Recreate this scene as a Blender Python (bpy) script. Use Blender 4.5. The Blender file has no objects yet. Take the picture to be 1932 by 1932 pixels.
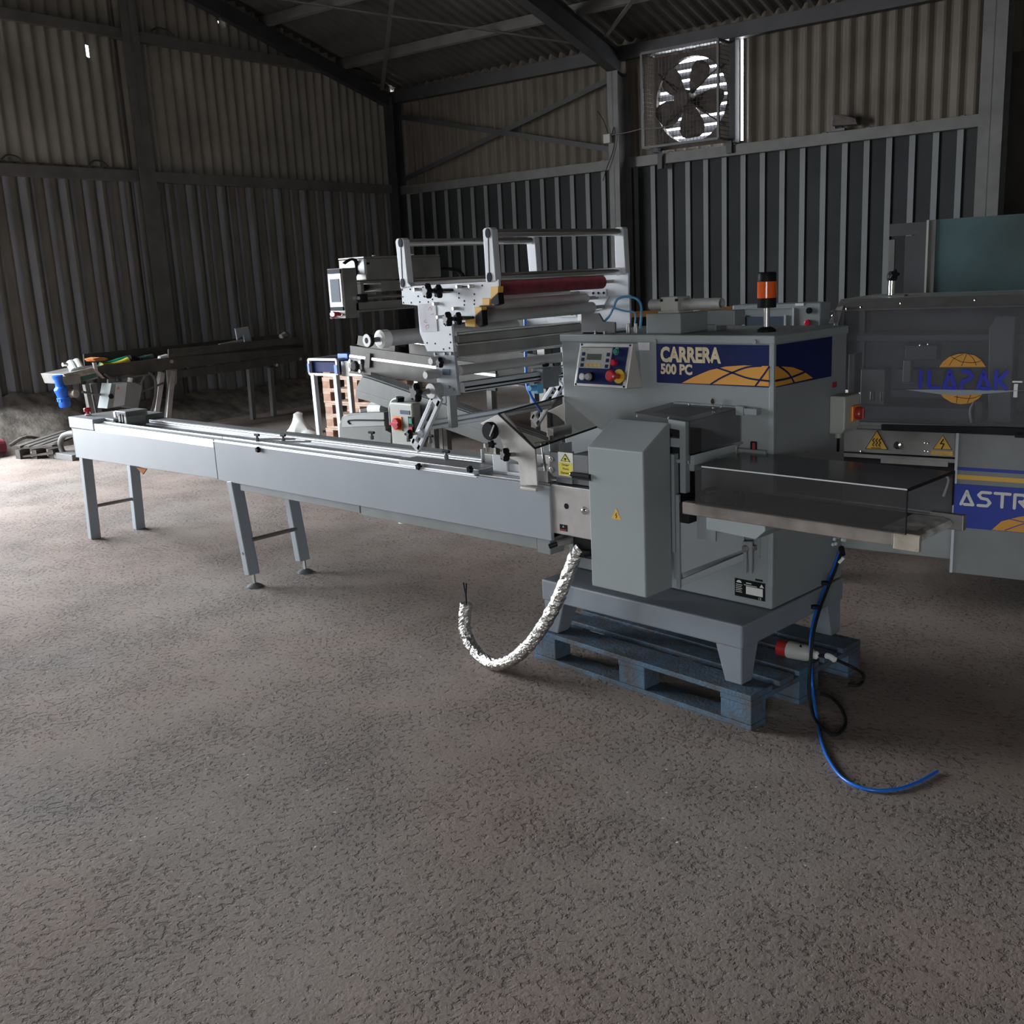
import bpy, bmesh, math, random
from mathutils import Vector, Matrix, noise
R = math.radians
random.seed(7)
SC = bpy.context.scene
COL = SC.collection

# ------------------------------------------------------------------ camera, sky, doors, exposure
cam = bpy.data.cameras.new('camera')
camo = bpy.data.objects.new('camera', cam)
COL.objects.link(camo)
SC.camera = camo
cam.sensor_width = 36.0
cam.lens = 36.0 * 1940.4 / 1932.0
cam.clip_end = 200
camo.matrix_world = Matrix(((0.704475, -0.124915, 0.69865, 0), (0.708084, 0.190684, -0.679894, 0),
                            (-0.048292, 0.973671, 0.222782, 1.73), (0, 0, 0, 1)))
SC.view_settings.view_transform = 'Standard'
SC.view_settings.look = 'None'
SC.view_settings.gamma = 1.0
SC.view_settings.use_curve_mapping = False
SC.view_settings.exposure = -0.74
SC.cycles.use_denoising = True
SC.cycles.max_bounces = 8
SC.cycles.transparent_max_bounces = 16
SC.cycles.sample_clamp_indirect = 6.0

W = bpy.data.worlds.new('overcast_sky')
SC.world = W
W.use_nodes = True
wn = W.node_tree.nodes['Background']
wn.inputs[0].default_value = (0.89, 0.945, 1.0, 1)
wn.inputs[1].default_value = 36

# frames: (origin x, origin y, heading).  M = wrapping line, B = building, C = infeed conveyor, A = sealing machine, P = pallet
FRAMES = {'M': (0, 0, 0.0), 'B': (0, 0, 8.2455), 'C': (-2.9, 3.05, 1.87), 'A': (-1.893, 4.71, 10.5), 'P': (-1.99, 3.148, -2.39)}
def fw(fr, p):
    ox, oy, a = FRAMES[fr]; a = R(a)
    return Vector((ox + p[0]*math.cos(a) - p[1]*math.sin(a), oy + p[0]*math.sin(a) + p[1]*math.cos(a), p[2]))

def portal(name, fr, c, sx, sz, heading, power):
    """daylight coming in through a door opening out of view"""
    l = bpy.data.lights.new(name, 'AREA')
    l.shape = 'RECTANGLE'; l.size = sx; l.size_y = sz
    l.cycles.is_portal = True
    o = bpy.data.objects.new(name, l); COL.objects.link(o)
    o.location = fw(fr, c)
    o.rotation_euler = (R(90), 0, R(heading + FRAMES[fr][2]))
    return o
BXL, BYB = -12.5, 13.53          # inner faces of the gable wall and the back wall (building frame)
BXR, BYF = 9.0, -5.0
DOOR1 = (-0.6, 5.95, 5.0)                    # along the gable wall: from, to, height
DOOR2 = (0.3, 2.3, 2.2)                    # unseen front door, added and sized for ambient light: from, to, height
portal('daylight_gable_door', 'B', (BXL-.35, (DOOR1[0]+DOOR1[1])/2, DOOR1[2]/2), DOOR1[1]-DOOR1[0], DOOR1[2], -90, 0)
portal('added_front_door_daylight', 'B', ((DOOR2[0]+DOOR2[1])/2, BYF-.35, DOOR2[2]/2), DOOR2[1]-DOOR2[0], DOOR2[2], 0, 0)

# ------------------------------------------------------------------ materials
def mat(name, col, rough=.5, metal=0.0, var=.06, scale=6.0, bump=0.0, bscale=60.0, spec=.5, col2=None, emit=0):
    m = bpy.data.materials.new(name); m.use_nodes = True
    nt = m.node_tree; b = nt.nodes['Principled BSDF']
    b.inputs['Roughness'].default_value = rough
    b.inputs['Metallic'].default_value = metal
    b.inputs['Specular IOR Level'].default_value = spec
    b.inputs['Base Color'].default_value = (*col, 1)
    if var > 0:
        tc = nt.nodes.new('ShaderNodeTexCoord')
        n = nt.nodes.new('ShaderNodeTexNoise'); n.inputs['Scale'].default_value = scale; n.inputs['Detail'].default_value = 5
        r = nt.nodes.new('ShaderNodeValToRGB')
        c2 = col2 or tuple(max(0, c*(1-2.2*var)) for c in col)
        r.color_ramp.elements[0].color = (*c2, 1); r.color_ramp.elements[1].color = (*[min(1, c*(1+var)) for c in col], 1)
        r.color_ramp.elements[0].position = .3; r.color_ramp.elements[1].position = .65
        nt.links.new(tc.outputs['Object'], n.inputs['Vector']); nt.links.new(n.outputs['Fac'], r.inputs['Fac'])
        nt.links.new(r.outputs['Color'], b.inputs['Base Color'])
    if bump > 0:
        tc = nt.nodes.new('ShaderNodeTexCoord')
        n = nt.nodes.new('ShaderNodeTexNoise'); n.inputs['Scale'].default_value = bscale; n.inputs['Detail'].default_value = 4
        bp = nt.nodes.new('ShaderNodeBump'); bp.inputs['Strength'].default_value = bump; bp.inputs['Distance'].default_value = .01
        nt.links.new(tc.outputs['Object'], n.inputs['Vector']); nt.links.new(n.outputs['Fac'], bp.inputs['Height'])
        nt.links.new(bp.outputs['Normal'], b.inputs['Normal'])
    if emit:
        b.inputs['Emission Color'].default_value = (*col, 1); b.inputs['Emission Strength'].default_value = emit
    return m
def srgb(r, g, b):
    f = lambda c: (c/255/12.92 if c <= 10 else ((c/255+.055)/1.055)**2.4)
    return (f(r), f(g), f(b))

def smoked(name, tint, rough=.08, dust=.14, dcol=(.20, .195, .19)):
    m = bpy.data.materials.new(name); m.use_nodes = True
    nt = m.node_tree; nt.nodes.remove(nt.nodes['Principled BSDF'])
    out = nt.nodes['Material Output']
    t = nt.nodes.new('ShaderNodeBsdfTransparent'); t.inputs[0].default_value = (*tint, 1)
    g = nt.nodes.new('ShaderNodeBsdfGlossy'); g.inputs['Roughness'].default_value = rough
    f = nt.nodes.new('ShaderNodeFresnel'); f.inputs[0].default_value = 1.49
    x = nt.nodes.new('ShaderNodeMixShader')
    ge = nt.nodes.new('ShaderNodeNewGeometry'); iv = nt.nodes.new('ShaderNodeMath'); iv.operation = 'SUBTRACT'; iv.inputs[0].default_value = 1
    ml = nt.nodes.new('ShaderNodeMath'); ml.operation = 'MULTIPLY'
    nt.links.new(ge.outputs['Backfacing'], iv.inputs[1]); nt.links.new(iv.outputs[0], ml.inputs[0]); nt.links.new(f.outputs[0], ml.inputs[1])
    nt.links.new(ml.outputs[0], x.inputs[0]); nt.links.new(t.outputs[0], x.inputs[1]); nt.links.new(g.outputs[0], x.inputs[2])
    df = nt.nodes.new('ShaderNodeBsdfDiffuse'); df.inputs[0].default_value = (*dcol, 1)
    y = nt.nodes.new('ShaderNodeMixShader'); y.inputs[0].default_value = dust
    nt.links.new(x.outputs[0], y.inputs[1]); nt.links.new(df.outputs[0], y.inputs[2])
    nt.links.new(y.outputs[0], out.inputs['Surface'])
    return m

def concrete():
    m = bpy.data.materials.new('worn_concrete'); m.use_nodes = True
    nt = m.node_tree; b = nt.nodes['Principled BSDF']; N = nt.nodes.new; L = nt.links.new
    tc = N('ShaderNodeTexCoord')
    def noi(s, d=6, r=.6):
        n = N('ShaderNodeTexNoise'); n.inputs['Scale'].default_value = s; n.inputs['Detail'].default_value = d; n.inputs['Roughness'].default_value = r
        L(tc.outputs['Object'], n.inputs['Vector']); return n
    big = noi(.5, 6, .6); mid = noi(2.3, 5, .6); fine = noi(75, 3, .6); hue = noi(.9, 4, .55); pit = noi(40, 4, .6)
    def ramp(src, p0, c0, p1, c1):
        r = N('ShaderNodeValToRGB'); e = r.color_ramp.elements
        e[0].position = p0; e[0].color = (*c0, 1); e[1].position = p1; e[1].color = (*c1, 1)
        L(src, r.inputs['Fac']); return r.outputs['Color']
    def mixc(a, b, fac, mode='MIX'):
        x = N('ShaderNodeMix'); x.data_type = 'RGBA'; x.blend_type = mode
        for sock, v in ((x.inputs['Factor'], fac), (x.inputs['A'], a), (x.inputs['B'], b)):
            if hasattr(v, 'is_linked'): L(v, sock)
            else: sock.default_value = v
        return x.outputs['Result']
    def math_(op, a, b):
        x = N('ShaderNodeMath'); x.operation = op
        for sock, v in ((x.inputs[0], a), (x.inputs[1], b)):
            if hasattr(v, 'is_linked'): L(v, sock)
            else: sock.default_value = v
        return x.outputs[0]
    brown = ramp(big.outputs['Fac'], .34, (.290, .228, .198), .66, (.378, .312, .278))
    grey = ramp(big.outputs['Fac'], .34, (.258, .226, .203), .66, (.355, .315, .287))
    col = mixc(brown, grey, ramp(hue.outputs['Fac'], .42, (0, 0, 0), .62, (1, 1, 1)))
    col = mixc(col, ramp(mid.outputs['Fac'], .3, (.80, .80, .80), .62, (1.06, 1.05, 1.04)), .8, 'MULTIPLY')
    col = mixc(col, ramp(fine.outputs['Fac'], .3, (.86, .86, .86), .7, (1.1, 1.1, 1.1)), .6, 'MULTIPLY')
    # chipped pits, denser in some patches
    dens = math_('MULTIPLY', math_('SUBTRACT', mid.outputs['Fac'], .5), .30)
    hp = ramp(math_('ADD', pit.outputs['Fac'], dens), .36, (0, 0, 0), .47, (1, 1, 1))
    col = mixc(col, ramp(hp, 0, (.52, .50, .49), 1, (1, 1, 1)), .5, 'MULTIPLY')
    v = N('ShaderNodeTexVoronoi'); v.inputs['Scale'].default_value = 15; L(tc.outputs['Object'], v.inputs['Vector'])
    sp = math_('MULTIPLY', math_('LESS_THAN', v.outputs['Distance'], .075), math_('GREATER_THAN', hue.outputs['Fac'], .55))
    col = mixc(col, (.62, .59, .54, 1), sp)
    L(col, b.inputs['Base Color'])
    b.inputs['Roughness'].default_value = .88; b.inputs['Specular IOR Level'].default_value = .12
    h = math_('ADD', hp, math_('ADD', math_('MULTIPLY', fine.outputs['Fac'], .35), math_('MULTIPLY', mid.outputs['Fac'], 1.2)))
    bp = N('ShaderNodeBump'); bp.inputs['Strength'].default_value = .75; bp.inputs['Distance'].default_value = .009
    L(h, bp.inputs['Height']); L(bp.outputs['Normal'], b.inputs['Normal'])
    return m

M = {
 'grey': mat('grey_enamel', (.235, .258, .262), .45, var=.03, scale=3, bump=.05, bscale=300),
 'base': mat('blue_grey_enamel', (.20, .222, .25), .5, var=.05, scale=4, bump=.05, bscale=300),
 'guard': mat('pale_grey_enamel', (.255, .285, .285), .5, var=.02, scale=3, bump=.08, bscale=400),
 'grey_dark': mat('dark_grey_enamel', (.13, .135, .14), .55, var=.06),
 'beige': mat('light_grey_plastic', (.36, .365, .33), .5, var=.03),
 'conv': mat('pale_blue_grey_paint', (.285, .315, .345), .45, var=.03, scale=2),
 'conv2': mat('plain_grey_paint', (.205, .213, .21), .5, var=.05),
 'steel': mat('brushed_stainless_steel', (.56, .55, .54), .38, .9, var=.06, scale=12),
 'elev': mat('olive_grey_paint', (.145, .15, .143), .5, var=.05, spec=.25),
 'steel_d': mat('dull_stainless_steel', (.30, .29, .275), .5, .6, var=.12, scale=5),
 'alu': mat('aluminium', (.72, .73, .74), .33, .85, var=.03),
 'alu_rail': mat('milled_aluminium', (.82, .83, .85), .42, .55, var=.03),
 'chrome': mat('polished_steel', (.78, .77, .75), .12, 1.0, var=0),
 'rod': mat('ground_steel_tube', (.70, .69, .67), .2, .95, var=0),
 'tray': mat('darkened_stainless_steel', (.088, .082, .073), .55, .1, spec=.2, var=.12, scale=5),  # dark colour stands in for weaker light on the tray conveyor side
 'white': mat('white_anodised_plate', (.53, .55, .58), .42, .1, var=.03),
 'white_p': mat('white_plastic', (.75, .75, .73), .4, var=.03),
 'paper': mat('white_paper', (.66, .65, .70), .8, var=.04, scale=20),
 'roller': mat('grey_roller_sleeve', (.42, .42, .41), .42, .35, var=.05, scale=8),
 'bare': mat('bare_scuffed_metal', (.47, .455, .43), .5, .35, var=.12, scale=10),
 'black': mat('black_plastic', (.012, .012, .013), .42, spec=.08, var=0),
 'rubber': mat('black_rubber', (.018, .018, .019), .6, spec=.1, var=.1),
 'cap': mat('dark_blue_cap', (.014, .018, .036), .5, spec=.05, var=0),
 'red': mat('dark_red_rubber', (.17, .022, .032), .7, var=.12, scale=30, bump=.2, bscale=200),
 'redp': mat('red_plastic', (.50, .012, .03), .3, var=0),
 'redd': mat('deep_red_plastic', (.30, .02, .02), .35, var=0),
 'green': mat('green_plastic', (.01, .22, .14), .3, var=0),
 'yellow': mat('yellow_plastic', (.62, .40, .02), .45, var=.04),
 'label_y': mat('yellow_label', (.62, .52, .05), .5, var=.04),
 'tape_y': mat('faded_yellow_tape', (.45, .36, .09), .6, var=.25, scale=90),
 'amber': mat('amber_label', (.68, .39, .06), .45, var=.04),
 'orange': mat('orange_plastic', (.68, .22, .02), .4, var=.03),
 'orange_s': mat('orange_steel', (.55, .22, .04), .5, var=.06),
 'logo_o': mat('orange_print', (.66, .30, .035), .5, var=.03),
 'cream': mat('cream_print', (.60, .50, .32), .6, var=.08, scale=40),
 'navy': mat('navy_panel', (.010, .018, .085), .45, spec=.12, var=.08, scale=8),
 'navy2': mat('bright_navy_print', (.012, .035, .30), .45, var=.05),
 'blue_l': mat('blue_print', (.010, .018, .42), .5, var=0),
 'blue_p': mat('blue_plastic', (.01, .11, .55), .3, var=.05),
 'hose_b': mat('blue_air_hose', (.012, .13, .55), .3, var=0),
 'hose_l': mat('light_blue_tube', (.08, .30, .52), .3, var=0),
 'lcd': mat('lcd_glass', (.035, .05, .045), .15, var=0),
 'lcd_b': mat('blue_lcd_glass', (.06, .085, .12), .55, var=0, spec=.2),
 'white_l': mat('white_print', (.66, .66, .62), .6, var=0),
 'belt': mat('grey_conveyor_belt', (.085, .085, .082), .6, var=.12, scale=10),
 'belt_w': mat('white_conveyor_belt', (.66, .65, .62), .6, var=.2, scale=18),
 'glass': smoked('smoked_acrylic', (.66, .645, .64), .14, .10, (.16, .162, .17)),
 'glass_l': smoked('light_smoked_acrylic', (.74, .72, .70), .10, .10, (.25, .23, .22)),
 'hood': smoked('smoked_hood_acrylic', (.80, .80, .82), .18, .16, (.30, .30, .31)),
 'tall_g': mat('blue_green_tint_and_glow', (.05, .085, .092), .3, var=.35, scale=1.6, spec=.3, col2=(.032, .042, .037)),  # noise patches put the panel's reflected blue glow into its colour
 'rail_s': mat('stained_steel_rail', (.26, .23, .205), .42, .45, var=.18, scale=9),
 'edge': mat('edge_highlight', (.55, .55, .55), .3, var=0),
 'foil': mat('aluminium_foil', (.64, .63, .60), .2, 1.0, var=.05, scale=40, bump=.6, bscale=120),
 'pal_b': mat('blue_painted_wood', (.05, .095, .145), .7, var=.3, scale=14, col2=(.07, .065, .06), bump=.4, bscale=80),
 'wood': mat('pale_softwood', (.50, .36, .28), .75, var=.12, scale=9),
 'wood_d': mat('shaded_softwood', (.40, .24, .17), .8, var=.15, scale=9),
 'wood_g': mat('weathered_grey_wood', (.065, .057, .05), .85, var=.2, scale=9),
 'sheet_l': mat('weathered_fibre_cement', (.25, .26, .285), .8, var=.10, scale=1.3, bump=.15),
 'sheet_u': mat('fibre_cement_sheet', (.275, .26, .23), .85, var=.12, scale=1.2, bump=.15),
 'sheet_b': mat('dark_pan_sheet', (.034, .037, .037), .75, spec=.15, var=.12, scale=1.0),
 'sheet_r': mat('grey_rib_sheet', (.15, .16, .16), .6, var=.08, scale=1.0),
 'sheet_bu': mat('brownish_fibre_cement', (.14, .12, .097), .85, var=.12, scale=1.2),
 'roof': mat('dark_roof_sheet', (.092, .087, .081), .8, var=.12, scale=1.5),
 'frame_s': mat('grey_painted_steelwork', (.13, .127, .122), .6, var=.1, scale=4),
 'frame_d': mat('dark_painted_steelwork', (.045, .045, .048), .6, var=.1, scale=4),
 'rust': mat('dark_rusty_steel', (.06, .048, .04), .7, var=.2, scale=10),
 'louvre': mat('translucent_grey_louvre', (.35, .35, .38), .5, var=.05),
 'earth': mat('grey_rubble', (.23, .205, .175), .95, var=.25, scale=7, bump=.8, bscale=30),
 'board': mat('dark_brown_board', (.05, .045, .036), .8, var=.15, scale=3),
 'bag': mat('white_polythene', (.80, .80, .78), .5, var=.04),
 'cloth_o': mat('orange_cloth', (.50, .17, .05), .8, var=.15, scale=30),
 'lens': mat('amber_lens', (.70, .10, .008), .15, var=0),
 'lens2': mat('deep_amber_lens', (.55, .04, .006), .2, var=0),
 'bronze': mat('worn_bare_metal', (.42, .37, .30), .5, .4, var=.2, scale=14),
 'concrete': concrete(),
}

# ------------------------------------------------------------------ mesh builder
class MB:
    def __init__(s): s.v = []; s.f = []; s.mi = []; s.cur = 0
    def add(s, vs, fs):
        o = len(s.v); s.v += [Vector(p) for p in vs]
        for f in fs: s.f.append([i+o for i in f]); s.mi.append(s.cur)
        return s
    def box(s, x0, y0, z0, x1, y1, z1):
        a, b = sorted((x0, x1)); c, d = sorted((y0, y1)); e, f = sorted((z0, z1))
        return s.add([(a,c,e),(b,c,e),(b,d,e),(a,d,e),(a,c,f),(b,c,f),(b,d,f),(a,d,f)],
                     [(0,3,2,1),(4,5,6,7),(0,1,5,4),(1,2,6,5),(2,3,7,6),(3,0,4,7)])
    def bar(s, p, q, w, h, up=(0,0,1)):
        """rectangular bar from p to q, w across, h along 'up'"""
        p, q = Vector(p), Vector(q); d = (q-p).normalized(); u = Vector(up)
        x = d.cross(u).normalized(); u = x.cross(d).normalized()
        vs = [c + x*sx*w/2 + u*su*h/2 for c in (p, q) for sx, su in ((-1,-1),(1,-1),(1,1),(-1,1))]
        return s.add(vs, [(0,1,2,3),(7,6,5,4),(0,4,5,1),(1,5,6,2),(2,6,7,3),(3,7,4,0)])
    def prism(s, poly, vec):
        n = len(poly); v = Vector(vec); a = [Vector(p) for p in poly]
        return s.add(a + [p+v for p in a], [list(range(n))[::-1], list(range(n, 2*n))] + [(i, (i+1)%n, n+(i+1)%n, n+i) for i in range(n)])
    def quadslab(s, a, b, c, d, vec): return s.prism([a, b, c, d], vec)
    def cyl(s, p, q, r, r2=None, n=14):
        p, q = Vector(p), Vector(q); d = (q-p).normalized(); r2 = r if r2 is None else r2
        x = d.orthogonal().normalized(); y = d.cross(x)
        vs = [c + (x*math.cos(2*math.pi*i/n) + y*math.sin(2*math.pi*i/n))*rr for c, rr in ((p, r), (q, r2)) for i in range(n)]
        return s.add(vs, [list(range(n))[::-1], list(range(n, 2*n))] + [(i, (i+1)%n, n+(i+1)%n, n+i) for i in range(n)])
    def lathe(s, p, axis, prof, n=16):
        """profile (distance along axis, radius) turned about axis at p"""
        p = Vector(p); d = Vector(axis).normalized(); x = d.orthogonal().normalized(); y = d.cross(x)
        vs = [p + d*t + (x*math.cos(2*math.pi*i/n) + y*math.sin(2*math.pi*i/n))*max(r, 1e-4) for t, r in prof for i in range(n)]
        k = len(prof)
        fs = [(j*n+i, j*n+(i+1)%n, (j+1)*n+(i+1)%n, (j+1)*n+i) for j in range(k-1) for i in range(n)]
        return s.add(vs, fs + [list(range(n))[::-1], list(range((k-1)*n, k*n))])
    def tube(s, pts, r, n=8, sub=5, wob=0.0):
        P = smooth_path(pts, sub); prev = None; rings = []
        for i, p in enumerate(P):
            d = (P[min(i+1, len(P)-1)] - P[max(i-1, 0)]).normalized()
            x = d.orthogonal().normalized() if prev is None else (prev - d*prev.dot(d)).normalized()
            prev = x; y = d.cross(x)
            ring = []
            for k in range(n):
                a = 2*math.pi*k/n; u = x*math.cos(a) + y*math.sin(a)
                rr = r if not wob else r*(1 + wob*noise.noise((p + u*r)*55) + .6*wob*noise.noise((p+u*r)*130))
                ring.append(p + u*rr)
            rings.append(ring)
        vs = [v for ring in rings for v in ring]; m = len(rings)
        return s.add(vs, [(j*n+i, j*n+(i+1)%n, (j+1)*n+(i+1)%n, (j+1)*n+i) for j in range(m-1) for i in range(n)] + [list(range(n))[::-1], list(range((m-1)*n, m*n))])
    def star(s, p, axis, r, h, lobes=5, depth=.18):
        """lobed hand knob"""
        p = Vector(p); d = Vector(axis).normalized(); x = d.orthogonal().normalized(); y = d.cross(x); n = lobes*8
        def ring(t, k): return [p + d*t + (x*math.cos(2*math.pi*i/n)+y*math.sin(2*math.pi*i/n))*k*r*(1-depth+depth*math.cos(lobes*2*math.pi*i/n)) for i in range(n)]
        rr = [ring(0, .8), ring(h*.2, 1), ring(h*.8, 1), ring(h, .75)]
        vs = [v for q in rr for v in q]
        return s.add(vs, [(j*n+i, j*n+(i+1)%n, (j+1)*n+(i+1)%n, (j+1)*n+i) for j in range(3) for i in range(n)] + [list(range(n))[::-1], list(range(3*n, 4*n))])
def smooth_path(pts, sub=5):
    P = [Vector(p) for p in pts]
    if len(P) < 3 or sub < 2: return P
    out = []
    for i in range(len(P)-1):
        p0, p1, p2, p3 = P[max(i-1, 0)], P[i], P[i+1], P[min(i+2, len(P)-1)]
        for k in range(sub):
            t = k/sub
            out.append(.5*((2*p1) + (p2-p0)*t + (2*p0-5*p1+4*p2-p3)*t*t + (3*p1-p0-3*p2+p3)*t**3))
    return out + [P[-1]]

BASE = {}
def thing(name, label, cat, base, fr='M', group=None, kind=None):
    o = bpy.data.objects.new(name, None); COL.objects.link(o)
    o.location = fw(fr, base); o.rotation_euler = (0, 0, R(FRAMES[fr][2])); o.empty_display_size = .1
    o['label'] = label; o['category'] = cat
    if group: o['group'] = group
    if kind: o['kind'] = kind
    BASE[o.name] = Vector(base)
    return o
def base_of(o):
    while o.parent: o = o.parent
    return BASE[o.name]
def make(name, mb, mats, parent=None, base=(0,0,0), fr='M', bevel=0.0, smooth=False, label=None, kind=None):
    b = base_of(parent) if parent else Vector(base)
    me = bpy.data.meshes.new(name)
    me.from_pydata([tuple(v-b) for v in mb.v], [], mb.f)
    mats = mats if isinstance(mats, (list, tuple)) else [mats]
    for m in mats: me.materials.append(M[m])
    for p, i in zip(me.polygons, mb.mi): p.material_index = i
    bm = bmesh.new(); bm.from_mesh(me); bmesh.ops.recalc_face_normals(bm, faces=bm.faces)
    if smooth:
        for f in bm.faces: f.smooth = len(f.verts) == 4
        for e in bm.edges:
            if len(e.link_faces) == 2 and e.calc_face_angle(0) > R(40): e.smooth = False
    bm.to_mesh(me); bm.free()
    o = bpy.data.objects.new(name, me); COL.objects.link(o)
    if parent: o.parent = parent
    else:
        o.location = fw(fr, base); o.rotation_euler = (0, 0, R(FRAMES[fr][2])); BASE[o.name] = b
    if bevel:
        md = o.modifiers.new('soft_edges', 'BEVEL'); md.width = bevel; md.segments = 2; md.limit_method = 'ANGLE'; md.angle_limit = R(50)
    if label: o['label'] = label
    if kind: o['kind'] = kind
    return o
def tag(o, label, cat, group=None):
    o['label'] = label; o['category'] = cat
    if group: o['group'] = group
    return o
def strut(name, mb, m, base, fr='B', bevel=0):
    o = make(name, mb, m, None, base, fr, bevel); o['kind'] = 'structure'; return o
def copy_tree(o, parent=None):
    c = o.copy(); COL.objects.link(c)
    if parent: c.parent = parent
    else: BASE[c.name] = BASE.get(o.name, Vector())
    for ch in list(o.children): copy_tree(ch, c)
    return c
def lettering(name, body, origin, right, up, width, height, m, parent, bold=0.0, depth=.0012, slant=0.0):
    """flat lettering: origin = lower left corner, right/up = unit directions on the face"""
    cu = bpy.data.curves.new(name, 'FONT'); cu.body = body; cu.size = 1; cu.offset = bold; cu.resolution_u = 3
    t = bpy.data.objects.new(name, cu); me0 = bpy.data.meshes.new_from_object(t)
    xs = [v.co.x for v in me0.vertices]; ys = [v.co.y for v in me0.vertices]
    x0, x1, y0, y1 = min(xs), max(xs), min(ys), max(ys)
    r, u = Vector(right).normalized(), Vector(up).normalized(); nn = r.cross(u)
    mb = MB(); O = Vector(origin)
    co = []
    for v in me0.vertices:
        a = (v.co.x-x0)/(x1-x0)*width; b = (v.co.y-y0)/(y1-y0)*height
        co.append(O + r*(a + slant*b) + u*b + nn*depth)
    mb.add(co, [list(p.vertices) for p in me0.polygons])
    bpy.data.objects.remove(t); bpy.data.meshes.remove(me0); bpy.data.curves.remove(cu)
    return make(name, mb, m, parent)
def ribbon(mb, pts, w, nrm, lift, sub=1, round_ends=True):
    """a printed stroke of width w lying on a face with normal nrm"""
    P = smooth_path(pts, sub) if sub > 1 else [Vector(p) for p in pts]
    n = Vector(nrm).normalized()
    for a, b in zip(P, P[1:]):
        d = (b-a).normalized(); s = n.cross(d)*w/2
        mb.add([a-s+n*lift, b-s+n*lift, b+s+n*lift, a+s+n*lift], [(0,1,2,3)])
    if round_ends:
        for p in P:
            x = n.orthogonal().normalized(); y = n.cross(x)
            mb.add([p + n*lift*1.02 + (x*math.cos(k*math.pi/5)+y*math.sin(k*math.pi/5))*w/2 for k in range(10)], [list(range(10))])
    return mb
def lerp(a, b, t): return Vector(a)*(1-t) + Vector(b)*t
def bil(TL, TR, BL, BR, u, v): return lerp(lerp(TL, TR, u), lerp(BL, BR, u), v)
# ------------------------------------------------------------------ building shell
def in_holes(u, z, holes): return any(a <= u <= b and c <= z <= d for a, b, c, d in holes)
def profile_wave(pitch, amp, n=8): return [(pitch*i/n, amp*(.5-.5*math.cos(2*math.pi*i/n))) for i in range(n)]
def cladding(u0, u1, prof, pitch, zfun, org, du, dn, holes=(), z0=0.0, thick=0.0):
    """vertical sheeting along du from u0 to u1; org + du*u + dn*offset + z; zfun(u) = top edge"""
    mb = MB(); us = []
    k = 0
    while True:
        done = False
        for a, off in prof:
            u = u0 + k*pitch + a
            if u >= u1: done = True; break
            us.append((u, off))
        if done: break
        k += 1
    us.append((u1, prof[0][1]))
    cuts = sorted({z for h in holes for z in (h[2], h[3])})
    org, du, dn = Vector(org), Vector(du), Vector(dn)
    vs = []; fs = []
    rows = len(cuts) + 2
    for u, off in us:
        zt = zfun(u)
        for z in [z0] + [min(c, zt) for c in cuts] + [zt]: vs.append(org + du*u + dn*off + Vector((0, 0, z)))
    for i in range(len(us)-1):
        for r in range(rows-1):
            a, b = i*rows+r, (i+1)*rows+r
            um = (us[i][0]+us[i+1][0])/2; zm = (vs[a].z + vs[a+1].z)/2
            if abs(vs[a].z-vs[a+1].z) < 1e-5 or in_holes(um, zm, holes): continue
            fs.append((a, b, b+1, a+1))
    return mb.add(vs, fs)
TZ = 0.2675; EAVE = 4.80; RIDGE_BY = 4.2
def roofz(by): return EAVE + TZ*(BYB-by) if by >= RIDGE_BY else EAVE + TZ*(BYB-RIDGE_BY) - TZ*(RIDGE_BY-by)
# floor with an apron outside the doors
strut('floor', MB().box(BXL-10, BYF-10, -.2, BXR+3, BYB+2, 0), 'concrete', (0,0,0))

GZ0, GZ1 = 3.19, 3.33           # lower girt
big6 = [(.262*i/10, .042*(.5-.5*math.cos(2*math.pi*((i/10)**1.25)))) for i in range(10)]
boxp = [(0,0),(.178,0),(.190,.032),(.262,.032)]
wl = bpy.data.objects.new('wall_gable', None); COL.objects.link(wl); wl['kind'] = 'structure'
wl.location = fw('B', (BXL, 0, 0)); wl.rotation_euler = (0,0,R(8.2455)); BASE[wl.name] = Vector((BXL,0,0))
DH = [(DOOR1[0], DOOR1[1], 0, DOOR1[2])]
make('lower_cladding', cladding(BYF, BYB, big6, .262, lambda u: GZ1, (BXL-.04,0,0), (0,1,0), (1,0,0), DH, z0=.12), 'sheet_l', wl, smooth=True)
slit = [(7.93, 8.03, 4.66, 4.82), (10.09, 10.12, 5.395, 5.42)]
make('upper_cladding', cladding(BYF, BYB, profile_wave(.172, .05), .172, lambda u: roofz(u)+.15, (BXL-.04,0,0), (0,1,0), (1,0,0), slit + DH, z0=GZ0+.06), 'sheet_u', wl)
make('overlapping_sheet', cladding(4.9, 8.36, profile_wave(.172, .05), .172, lambda u: 4.94, (BXL+.02,0,0), (0,1,0), (1,0,0), [(7.93, 7.99, 4.67, 4.81)], z0=3.36), 'sheet_u', wl)
g = MB()
g.box(BXL, DOOR1[1], GZ0, BXL+.10, BYB, GZ1); make('girt', g, 'frame_s', wl, bevel=.004)
g = MB().box(BXL, DOOR1[1], 4.94, BXL+.10, BYB, 5.07); make('girt', g, 'frame_s', wl, bevel=.004)
def hcol(x, y, z0, z1, w, d, ax):
    """H-section; flanges across the given axis"""
    m = MB(); t = .014
    if ax == 'y': m.box(x-w/2, y-d/2, z0, x+w/2, y-d/2+t, z1).box(x-w/2, y+d/2-t, z0, x+w/2, y+d/2, z1).box(x-.006, y-d/2, z0, x+.006, y+d/2, z1)
    else: m.box(x-d/2, y-w/2, z0, x-d/2+t, y+w/2, z1).box(x+d/2-t, y-w/2, z0, x+d/2, y+w/2, z1).box(x-d/2, y-.006, z0, x+d/2, y+.006, z1)
    return m
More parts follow.
